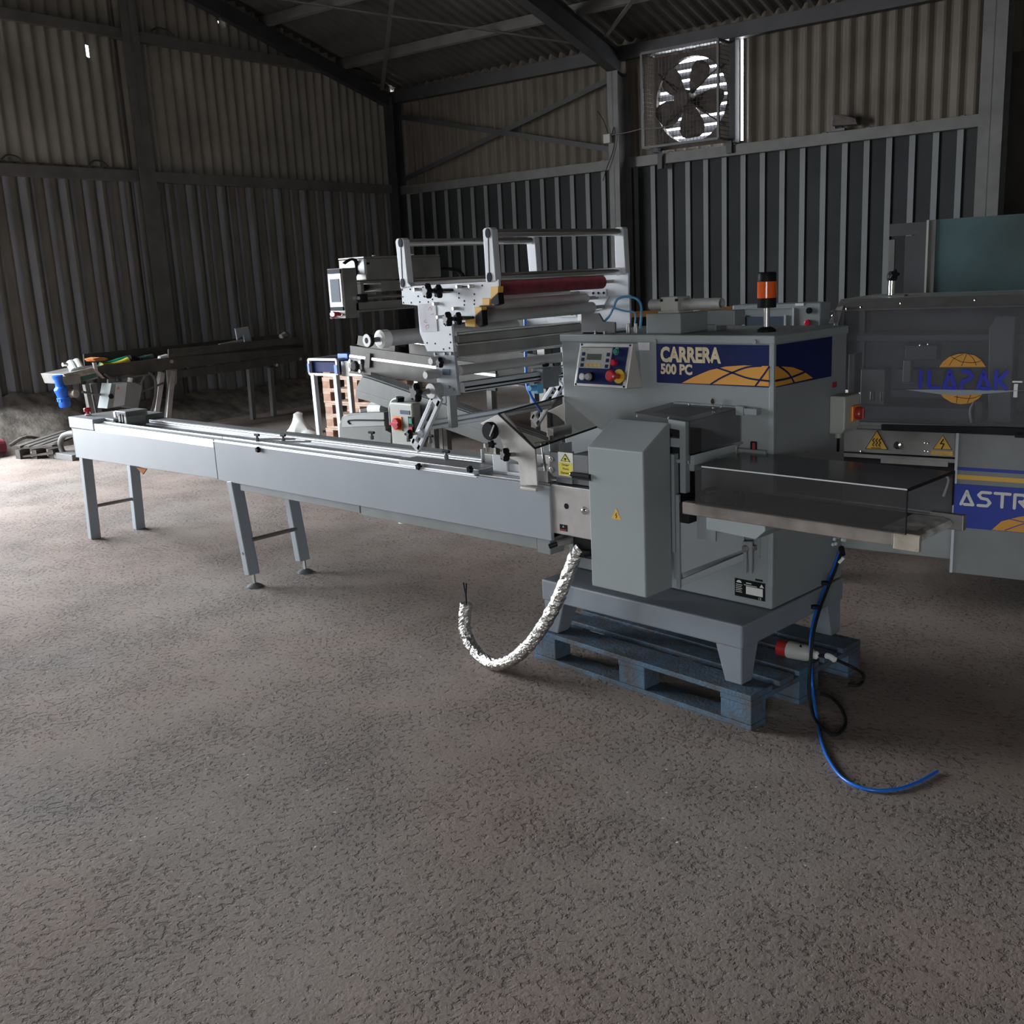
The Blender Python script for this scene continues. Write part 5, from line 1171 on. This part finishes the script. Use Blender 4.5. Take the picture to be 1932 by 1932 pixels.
for q in ((-6.909,4.985,1.127), (-6.774,4.985,1.122), (-6.919,4.985,1.058), (-6.784,4.985,1.049)): make('nut', MB().cyl(q, Vector(q)+Vector((0,-.015,0)), .014, n=6), 'steel', bb)
make('tension_strap', MB().prism([(-6.695,4.98,1.191), (-6.639,4.98,1.192), (-6.661,4.98,1.079), (-6.731,4.98,1.077)], (0,.012,0)), 'tray', tc)
make('guide_wire', MB().cyl((-6.102,5,1.275), (-5.973,5,1.264), .008, n=8), 'chrome', tc)
for x in (-6.7, -5.35):
    for y in (5.06, 5.5): make('leg', MB().box(x-.025, y-.025, 0, x+.025, y+.025, 1.02), 'steel_d', tc)

ec = thing('inclined_elevator', 'grey inclined elevator conveyor with a light grey switch box on its side', 'conveyor', (-5.4, 4.75, 0))
make('side_plate', MB().prism([(-6.259,4.6,1.059), (-6.144,4.6,1.043), (-3.88,4.6,0.634), (-3.884,4.6,0.528), (-4.447,4.6,0.571), (-6.198,4.6,0.88), (-6.354,4.6,0.896), (-6.345,4.6,0.96)], (0,.02,0)), 'elev', ec, bevel=.003)
make('top_flange', MB().prism([(-6.285,4.62,1.064), (-6.148,4.75,1.031), (-4.005,4.75,0.631), (-3.897,4.62,0.623)], (0,.01,.012)), 'grey_dark', ec)
make('belt', MB().prism([(-6.222,4.66,1.05), (-3.93,4.66,0.633), (-4.217,5,0.553), (-6.673,5,1.03)], (0,0,.012)), 'belt', ec)
make('fold_line', MB().prism([(-6.341,4.597,0.957), (-4.086,4.597,0.615), (-4.087,4.597,0.609), (-6.342,4.597,0.949)], (0,.004,0)), 'grey_dark', ec)
make('leg', MB().box(*Vector((-5.924,4.6,-0.008)), *(Vector((-5.834,4.64,0.728)))), 'steel_d', ec)
make('foot_pad', MB().lathe((-5.857, 4.60, 0), (0,0,1), [(0,.055), (.012,.055), (.028,.03), (.035,.02)], 16), 'white_p', ec, smooth=True)
for q0, q1 in (((-5.585,4.7,0.736), (-5.622,4.74,0.536)), ((-5.732,4.9,0.7), (-5.768,4.94,0.493)), ((-5.448,4.7,0.726), (-5.488,4.74,0.547)), ((-4.957,4.7,0.616), (-4.978,4.74,0.407))): make('leg', MB().box(*Vector(q0), *(Vector(q1)-Vector((0,0,.6)))), 'steel_d', ec)
mt = make('motor_cover', MB().prism([(-6.524,4.55,0.694), (-6.481,4.55,0.754), (-6.388,4.55,0.784), (-5.956,4.55,0.817), (-5.947,4.55,0.686), (-5.888,4.55,0.667), (-5.899,4.55,0.573), (-6.547,4.55,0.536)], (0,.2,0)), 'elev', ec, bevel=.006)
make('cover_top', MB().prism([(-6.479,4.545,0.723), (-6.453,4.545,0.761), (-5.95,4.545,0.814), (-5.955,4.545,0.721), (-6.486,4.545,0.673)], (0,.006,0)), 'conv2', mt)
make('cover_groove', MB().tube([(-6.372,4.54,0.706), (-6.361,4.54,0.735), (-5.944,4.54,0.761)], .006, 6), 'rubber', mt)
make('white_tube', MB().box(*Vector((-6.309,4.6,0.786)), *(Vector((-6.319,4.7,0.814)))).cyl((-6.24,4.65,0.812), (-6.084,4.65,0.821), .04, n=14), 'white_p', mt)
sb = make('switch_box', MB().box(*Vector((-5.823,4.5,0.575)), *(Vector((-5.564,4.58,0.906)))), 'beige', ec, bevel=.014)
make('screen', MB().box(*Vector((-5.7,4.497,0.827)), *(Vector((-5.594,4.5,0.855)))), 'lcd_b', sb)
q = Vector((-5.735,4.5,0.757))
make('rotary_plate', MB().box(q.x-.05, 4.494, q.z-.05, q.x+.05, 4.5, q.z+.05), 'orange', sb)
make('rotary_knob', MB().lathe((q.x, 4.495, q.z), (0,-1,0), [(0,.042), (.02,.042), (.025,.036)], 22).box(q.x-.045, 4.455, q.z-.008, q.x+.045, 4.475, q.z+.008), 'redp', sb)
q = Vector((-5.582,4.5,0.759))
make('start_stop', MB().box(q.x-.028, 4.492, q.z-.06, q.x+.028, 4.5, q.z+.055), 'black', sb)
make('green_key', MB().box(q.x-.018, 4.487, q.z+.008, q.x+.018, 4.493, q.z+.045), 'green', sb)
make('red_key', MB().box(q.x-.018, 4.485, q.z-.05, q.x+.018, 4.493, q.z-.015), 'redp', sb)
make('lead', MB().tube([(-5.866,4.54,0.739), (-5.859,4.54,0.854), (-5.822,4.54,0.91), (-5.759,4.54,0.928)], .014, 8), 'conv2', sb)
make('gland', MB().cyl((-5.744,4.54,0.906), (-5.74,4.54,0.94), .03, n=12), 'black', sb)
# dark trunk, table and braces seen between the rollers
tt = thing('dark_bin', 'dark open steel bin beyond the elevator', 'bin', (-4.6, 5.6, 0))
make('bin_wall', MB().box(-5.2, 5.5, 0, -3.9, 5.53, .86).box(-5.2, 5.5, 0, -5.17, 6.1, .86).box(-5.2, 6.1, 0, -3.9, 6.13, .86), 'board', tt)
make('bin_rim', MB().box(-5.22, 5.49, .86, -3.88, 5.54, .88), 'steel_d', tt)
for x in (-4.75, -4.45): make('bin_stay', MB().box(x, 5.47, .3, x+.05, 5.5, .87), 'frame_s', tt)
make('bright_strip', MB().box(-4.70, 5.475, .80, -4.45, 5.49, .815), 'white', tt)

# ------------------------------------------------------------------ stacked wooden pallets and the little stand
def wood_pallet(base):
    o = thing('pallet', 'pale wooden pallet', 'pallet', base, 'B')
    x0, y0, z0 = base; x1 = x0+1.0
    for k, (y, w) in enumerate(((0,.12), (.22,.10), (.45,.10), (.68,.12))):
        make('deck_board', MB().box(x0, y0+y, z0+.122, x1, y0+y+w, z0+.143), 'wood', o)
    for x in (x0, x0+.44, x0+.88): make('stringer_board', MB().box(x, y0, z0+.10, x+.12, y0+.8, z0+.121), 'wood', o)
    for x in (x0+.002, x0+.44, x0+.878):
        for y in (.002, .34, .70): make('block', MB().box(x, y0+y, z0+.0215, x+.115, y0+y+.096, z0+.0995), 'wood_d', o)
    for y in (0, .34, .70): make('bottom_board', MB().box(x0, y0+y, z0, x1, y0+y+.10, z0+.021), 'wood', o)
    return o
PB = Vector((-8.911,8.05,0.428))
names = ['bottom pallet of the pale wooden stack beyond the infeed conveyor', 'second pallet up in the pale wooden stack', 'third pallet up in the pale wooden stack', 'fourth pallet up in the pale wooden stack', 'fifth pallet up, just under the top of the pale stack', 'topmost pallet of the pale wooden stack behind the small stand']
p0 = wood_pallet((PB.x+.10, 8.05, 0))
for k, nm in enumerate(names):
    o = p0 if k == 0 else copy_tree(p0)
    o.location = fw('B', (PB.x+.10+.012*((k*7)%3-1), 8.05+.01*(k%2), .1445*k)); o['label'] = nm; o['group'] = 'stacked wooden pallets'
ss = thing('steel_stand', 'small bright steel stand with blue clips in front of the stacked wooden pallets', 'stand', (-8.1, 7.35, 0), 'B')
sy = 7.3
s0, s1 = Vector((-8.106,7.3,0.846)), Vector((-7.774,7.3,0.851))
for q in (s0, s1):
    make('leg', MB().bar((q.x+.01, sy, .0), (q.x, sy, s0.z), .05, .05, (1,0,0)), 'white', ss, bevel=.004)
    make('leg', MB().bar((q.x+.01, sy+.5, .0), (q.x, sy+.5, s0.z), .05, .05, (1,0,0)), 'steel_d', ss, bevel=.004)
zt = Vector((-8.022,7.3,0.999)).z
fr_ = MB()
for z in (s0.z, zt): fr_.box(s0.x-.05, sy-.015, z-.012, s1.x+.03, sy+.015, z+.012)
for x in (s0.x-.05, s1.x+.03): fr_.box(x-.012, sy-.015, s0.z, x+.012, sy+.015, zt)
fr_.box(s0.x-.05, sy, zt-.01, s0.x-.03, sy+.5, zt+.01).box(s1.x+.01, sy, zt-.01, s1.x+.03, sy+.5, zt+.01)
make('top_frame', fr_, 'white', ss)
make('dark_tray', MB().box(s0.x-.03, sy+.03, s0.z+.02, s1.x+.01, sy+.45, zt-.03), 'navy', ss)
make('blue_clip', MB().box(s0.x-.065, sy-.02, s0.z+.02, s0.x-.04, sy+.02, s0.z+.11), 'blue_p', ss)
make('blue_clip', MB().box(s1.x-.0, sy-.02, s0.z+.01, s1.x+.04, sy+.02, s0.z+.10), 'blue_p', ss)
make('blue_clip', MB().box(s1.x-.06, sy+.1, zt+.0, s1.x+.08, sy+.2, zt+.05), 'blue_p', ss)
make('side_arm', MB().box(s1.x+.03, sy+.05, s0.z-.02, s1.x+.6, sy+.45, zt-.02), 'steel_d', ss, bevel=.004)

bg = thing('polythene_bag', 'crumpled white polythene bag on the floor left of the small steel stand', 'bag', (-9.5, 8.6, 0), 'B')
q = Vector((-9.551,8.3,0.04))
prof = [(0,.15), (.03,.16), (.09,.12), (.16,.075), (.21,.055), (.25,.05), (.27,.01)]
mb = MB().lathe((q.x, 8.3, .0), (0,0,1), prof, 22)
for v in mb.v:
    k = noise.noise(v*9)*.06; v.x += k + .18*(v.z-.15)*0; v.y += noise.noise(v*9+Vector((5,0,0)))*.05
mb.lathe((q.x+.2, 8.25, 0), (0,0,1), [(0,.12), (.03,.11), (.06,.03)], 14)
make('film', mb, 'bag', bg, smooth=True)
wl_ = thing('floor_wrapper', 'flat white wrapper lying by the polythene bag', 'wrapper', (-9.9, 8.1, 0), 'B')
q = Vector((-9.744,8.1,0.099))
make('film', MB().box(q.x-.12, 8.0, .0, q.x+.12, 8.2, .035), 'bag', wl_, bevel=.01)
make('red_band', MB().box(q.x+.12, 8.04, .0, q.x+.24, 8.16, .02), 'redd', wl_)

# ------------------------------------------------------------------ old conveyor along the gable wall (its long side faces +x of the building)
lc = thing('stainless_conveyor', 'old dull stainless conveyor standing along the gable wall with odds and ends on top', 'conveyor', (-11.5, 8, 0), 'B')
LB = -11.2
def zb(ps, dx=-.03): return MB().prism([Vector(p) for p in ps], (dx,0,0))
make('side_plate', zb([(-11.2,6.741,0.938), (-11.2,6.867,0.951), (-11.2,9.924,0.971), (-11.2,9.946,0.829), (-11.2,6.844,0.797), (-11.2,6.748,0.801)]), 'tray', lc, bevel=.003)
make('upper_guide', zb([(-11.2,7.742,1.057), (-11.2,9.788,1.055), (-11.2,9.947,0.999), (-11.2,9.934,0.896), (-11.2,7.726,0.948)], -.02), 'tray', lc, bevel=.003)
make('far_guide', MB().prism([(-11.75,6.929,1.067), (-11.75,10.12,1.078), (-11.75,10.15,0.923), (-11.75,6.921,0.927)], (-.02,0,0)), 'tray', lc)
make('belt', MB().prism([Vector((-11.22,6.779,0.922)), Vector((-11.22,9.938,0.941)), Vector((-11.22,9.938,0.941))+Vector((-.5,0,0)), Vector((-11.22,6.779,0.922))+Vector((-.5,0,0))], (0,0,-.02)), 'belt', lc)
make('lower_chute', zb([(-11.25,7.831,0.779), (-11.25,10.1,0.823), (-11.25,10.14,0.729), (-11.25,8.725,0.682), (-11.25,7.818,0.687)]), 'tray', lc)
make('nose', MB().prism([(-11.2,6.324,0.894), (-11.2,6.741,0.938), (-11.2,6.748,0.801), (-11.2,6.357,0.776)], (-.5,0,0)), 'steel_d', lc, bevel=.004)
make('nose_front', zb([(-11.19,6.329,0.882), (-11.19,6.72,0.928), (-11.19,6.725,0.872), (-11.19,6.347,0.832)], -.01), 'bronze', lc)
make('green_belt', MB().prism([(-11.2,6.352,0.825), (-11.2,6.717,0.866), (-11.2,6.737,0.821), (-11.2,6.435,0.773)], (-.48,0,0)), 'green', lc)
for a, b in (((-11.25,7.784,0.783), (-11.2,7.611,0.14)), ((-11.3,7.672,0.781), (-11.3,7.487,0.186))):
    a, b = Vector(a), Vector(b)
    make('leg', MB().bar(a, (b.x, b.y+(b.y-a.y)*.35, 0), .07, .07, (1,0,0)), 'steel', lc, bevel=.006)
make('leg_gusset', zb([(-11.22,7.698,0.812), (-11.22,7.843,0.798), (-11.22,7.82,0.634), (-11.22,7.739,0.556), (-11.22,7.685,0.563)]), 'steel_d', lc)
for a, b in (((-11.6,6.813,0.717), (-11.6,6.833,0.393)), ((-11.6,6.904,0.719), (-11.6,6.93,0.381))):
    a, b = Vector(a), Vector(b); make('leg', MB().bar(a, (b.x, b.y+(b.y-a.y)*.8, 0), .06, .06, (1,0,0)), 'steel_d', lc)
for a, b in (((-11.3,9.03,0.679), (-11.3,9.014,0.286)), ((-11.3,9.395,0.665), (-11.3,9.374,0.205))):
    a, b = Vector(a), Vector(b); make('leg', MB().bar(a, (b.x, b.y, 0), .06, .06, (1,0,0)), 'frame_s', lc)
make('side_wire', MB().tube([(-11.18,6.812,0.851), (-11.18,6.934,0.788), (-11.18,7.327,0.779), (-11.18,7.402,0.784)], .012, 6), 'steel_d', lc)
make('side_wire', MB().tube([(-11.17,7.399,0.81), (-11.17,7.475,0.718), (-11.17,7.467,0.556), (-11.17,7.414,0.399), (-11.17,7.356,0.309)], .018, 6), 'frame_s', lc)
make('front_bracket', zb([(-11.17,6.691,0.992), (-11.17,6.731,0.989), (-11.17,6.736,0.89), (-11.17,6.811,0.795), (-11.17,6.784,0.798), (-11.17,6.701,0.881)]), 'steel', lc)
for k in range(2):
    q = Vector(((-11.3,6.521,0.946), (-11.3,6.596,0.957))[k]); make('white_roller', MB().cyl(q+Vector((0,0,-.04)), q+Vector((-.12,.03,.05)), .05, n=12), 'white_p', lc)
make('pull_lever', MB().tube([(-11.4,6.441,0.989), (-11.4,6.506,0.983), (-11.4,6.58,0.951)], .022, 8), 'steel', lc)
for q, nm in (((-11.2,7.751,0.906), 'clamp_pin'), ((-11.25,9.891,0.744), 'clamp_pin'), ((-11.25,9.451,0.697), 'clamp_pin')): make(nm, MB().cyl(q, Vector(q)+Vector((.03,0,0)), .022, n=10), 'steel', lc)

bm_ = thing('blue_pump', 'bright blue finned pump hanging at the near end of the old stainless conveyor', 'pump', (-11.2, 6.3, 0), 'B')
q = Vector((-11.2,6.261,0.696)); zt_, zb_ = Vector((-11.2,6.259,0.889)).z, Vector((-11.2,6.254,0.527)).z; hh = zt_-zb_
ax = (0, -.13, 1)
make('pump_body', MB().lathe((q.x, q.y+.03, zb_), ax, [(0,.058), (.02,.066), (hh*.25,.058), (hh*.27,.072), (hh*.30,.072), (hh*.32,.06), (hh*.45,.066), (hh*.55,.078), (hh*.60,.074), (hh*.66,.05), (hh*.85,.042), (hh*.95,.058), (hh,.058)], 20), 'blue_p', bm_, smooth=True)
for k in range(6):
    a = k*math.pi/3; make('cooling_fin', MB().box(q.x+.055*math.cos(a)-.012, q.y+.02+.055*math.sin(a)-.012, zb_+.06, q.x+.055*math.cos(a)+.012, q.y+.02+.055*math.sin(a)+.012, zb_+hh*.25), 'blue_p', bm_)
make('terminal_box', MB().lathe((q.x+.03, q.y+.10, zb_+hh*.40), (1,.3,0), [(0,.05), (.08,.05), (.09,.035)], 14), 'bronze', bm_)
make('pump_bracket', MB().box(q.x-.10, q.y, zt_-.12, q.x+.02, q.y+.25, zt_-.02), 'steel_d', bm_)
make('lead', MB().tube([(q.x+.1, q.y+.2, zb_+hh*.42), (q.x, q.y+.5, zb_+hh*.22), (q.x, q.y+.8, zb_+hh*.10), (q.x, q.y+1.1, zb_+hh*.2), (q.x, q.y+1.35, zb_+hh*.35)], .014, 6), 'frame_s', bm_)

hb_ = thing('hanging_control_box', 'tilted grey control box with white door hung under the old stainless conveyor', 'control box', (-11.0, 7.2, 0), 'B')
fa = [(-11,6.78,0.746), (-11,6.827,0.741), (-11,6.987,0.736), (-11,6.904,0.464), (-11,6.682,0.461)]
ba = [(-11,6.987,0.736), (-11,7.09,0.718), (-11,7.184,0.67), (-11,7.088,0.408), (-11,6.904,0.464)]
make('door', MB().prism([Vector(p) for p in fa], (-.2,0,0)), 'guard', hb_, bevel=.004)
make('white_door', MB().prism([Vector(p)+Vector((.004,0,0)) for p in ((-11,6.833,0.734), (-11,6.979,0.731), (-11,6.906,0.476), (-11,6.759,0.47))], (.004,0,0)), 'white', hb_)
make('case', MB().prism([Vector(p) for p in ba], (-.28,0,0)), 'conv2', hb_, bevel=.004)
make('warning_sticker', MB().prism([Vector(p)+Vector((.009,0,0)) for p in ((-11,6.856,0.701), (-11,6.871,0.668), (-11,6.83,0.666))], (.002,0,0)), 'orange', hb_)
make('latch', MB().cyl((-10.99,6.745,0.602), (-10.96,6.732,0.598), .03, n=8), 'black', hb_)
make('gland', MB().cyl((-11.1,7.085,0.723), (-11.1,7.1,0.772), .03, n=10), 'white_p', hb_)
make('hanger', MB().bar((-11.1,6.924,0.734), (-11.2,6.982,0.789), .02, .05).bar((-11.15,7.249,0.679), (-11.25,7.388,0.771), .02, .05).bar((-11.1,6.814,0.784), (-11.1,6.785,0.638), .02, .03), 'steel_d', hb_)

# odds and ends on the old conveyor
ofr = thing('orange_cloth', 'rumpled orange cloth on the near end of the old stainless conveyor', 'cloth', (-11.3, 7.2, .9), 'B')
mb = MB().prism([(-11.25,6.738,1.03), (-11.25,6.829,1.041), (-11.25,6.93,1.025), (-11.25,6.941,1.006), (-11.25,6.89,0.992), (-11.25,6.767,0.997)], (-.2,0,0))
make('fabric', mb, 'cloth_o', ofr, bevel=.015)
yb = thing('rolled_banner', 'yellow and green rolled banner lying on the old stainless conveyor', 'banner', (-11.3, 7.6, .9), 'B')
make('roll', MB().tube([(-11.3,6.871,0.931), (-11.3,7.009,0.923), (-11.3,7.125,0.938), (-11.3,7.23,0.966)], .042, 10), 'label_y', yb, smooth=True)
make('green_end', MB().tube([(-11.36,6.894,0.934), (-11.36,7.035,0.939), (-11.36,7.145,0.961), (-11.36,7.256,0.976)], .045, 10), 'green', yb, smooth=True)
dbag = thing('dark_sack', 'crumpled black sack on the old stainless conveyor behind the yellow roll', 'sack', (-11.3, 8.0, .9), 'B')
make('film', MB().tube([(-11.3,7.239,0.978), (-11.3,7.287,0.961), (-11.3,7.357,0.942), (-11.3,7.416,0.936)], .055, 10, 5, .3), 'black', dbag, smooth=True)
gc = thing('green_cloth', 'grey green rolled cloth on the old stainless conveyor beside a white tube', 'cloth', (-11.3, 8.2, .9), 'B')
make('fabric', MB().tube([(-11.3,7.373,0.947), (-11.3,7.463,0.958), (-11.3,7.562,0.968)], .05, 10, 5, .15), 'tall_g', gc, smooth=True)
wt_ = thing('white_tube', 'short white tube on the old stainless conveyor where the high guide starts', 'tube', (-11.3, 8.5, .9), 'B')
make('tube', MB().cyl((-11.3,7.665,0.946), (-11.3,7.775,0.962), .036, n=12), 'white_p', wt_, smooth=True)
gs = thing('bent_sheet', 'upright bent grey blue metal sheet on top of the old stainless conveyor', 'metal sheet', (-11.3, 9.2, 1), 'B')
make('sheet', MB().prism([(-11.3,8.873,1.235), (-11.3,9.087,1.249), (-11.3,9.13,1.034), (-11.3,9.006,1.043), (-11.3,9.002,1.142), (-11.3,8.888,1.088)], (-.02,0,0)), 'conv', gs)
make('stay', MB().bar((-11.25,8.551,1.045), (-11.25,8.935,1.077), .04, .03), 'steel_d', gs)
sr = thing('small_sack', 'small pale crumpled sack on the far end of the old stainless conveyor', 'sack', (-11.3, 9.8, 1), 'B')
make('film', MB().tube([(-11.3,9.636,1.067), (-11.3,9.706,1.091), (-11.3,9.763,1.087)], .04, 10, 4, .3), 'earth', sr, smooth=True)

# earth bank, old pallet and scrap along the foot of the gable wall
eb = MB(); nx, ny = 10, 60
vs = []
for j in range(ny+1):
    y = 4.6 + 8.6*j/ny
    for i in range(nx+1):
        t = i/nx; x = BXL+.05 + .70*t
        fade = 1.0 if y < 6.9 else max(.55, 1-(y-6.9)*1.1)
        h = (.62*(1-t)**.9 + .10*noise.noise(Vector((x*3, y*2.2, 0))) + .05*noise.noise(Vector((x*9, y*9, 2))))*fade
        vs.append((x + .12*noise.noise(Vector((y*1.5, 0, 3)))*t, y, max(h if i < nx else -.02, -.02)))
eb.add(vs, [(j*(nx+1)+i, j*(nx+1)+i+1, (j+1)*(nx+1)+i+1, (j+1)*(nx+1)+i) for j in range(ny) for i in range(nx)])
eo = make('rubble_bank', eb, 'earth', None, (BXL, 8, 0), 'B', smooth=True, kind='stuff')
tag(eo, 'low bank of grey rubble heaped along the foot of the gable wall', 'rubble')
op = thing('broken_pallet', 'grey weathered pallet slumped against the rubble bank', 'pallet', (-11.6, 6.3, 0), 'B')
pb0 = Vector((-11.39,5.75,0.106)); pb1 = Vector((-10.97,5.95,0.135))
for k, dz in enumerate((.02, .10)):
    make('board', MB().bar((pb0.x, pb0.y+.04, dz+.02*k), (pb1.x+.05, pb1.y, dz+.05), .10, .022), 'wood_g', op)
for t in (.05, .5, .95):
    q = lerp(pb0, pb1, t); make('block', MB().box(q.x-.05, q.y-.02, .0, q.x+.05, q.y+.10, .10), 'wood_g', op)
for t in (.1, .35, .6, .85): 
    q = lerp(pb0, pb1, t); make('slat', MB().bar((q.x, q.y-.03, .14), (q.x-.1, q.y+.6, .22), .09, .02), 'wood_g', op)
rd = thing('red_drum', 'dark red round drum end at the edge of the frame by the rubble bank', 'drum', (-12.0, 5.7, 0), 'B')
q = Vector((-11.8,5.686,0.104))
make('drum', MB().cyl((q.x, q.y-.3, .13), (q.x, q.y+.12, .11), .09, n=18), 'red', rd, bevel=.01)
make('rope', MB().tube([(q.x+.1, q.y+.15, .12), (q.x+.2, q.y+.3, .20), (q.x+.2, q.y+.55, .12)], .02, 6), 'wood_g', rd)

sb_ = thing('steel_bracket', 'bent grey steel bracket lying on the floor behind the far end of the infeed conveyor', 'bracket', (-10.88,6.004,0), 'B')
q = Vector((-11.06,6.005,0)); u = Vector((-10.55,5.996,0))
make('base_plate', MB().bar(q+Vector((0,0,.04)), u+Vector((0,0,.03)), .16, .07), 'frame_s', sb_, bevel=.006)
make('bent_tube', MB().tube([lerp(q, u, .35)+Vector((0,0,.06)), lerp(q, u, .30)+Vector((0,0,.16)), lerp(q, u, .42)+Vector((0,.02,.25)), lerp(q, u, .7)+Vector((0,.05,.28)), lerp(q, u, .95)+Vector((0,.05,.27))], .032, 10), 'frame_s', sb_, smooth=True)
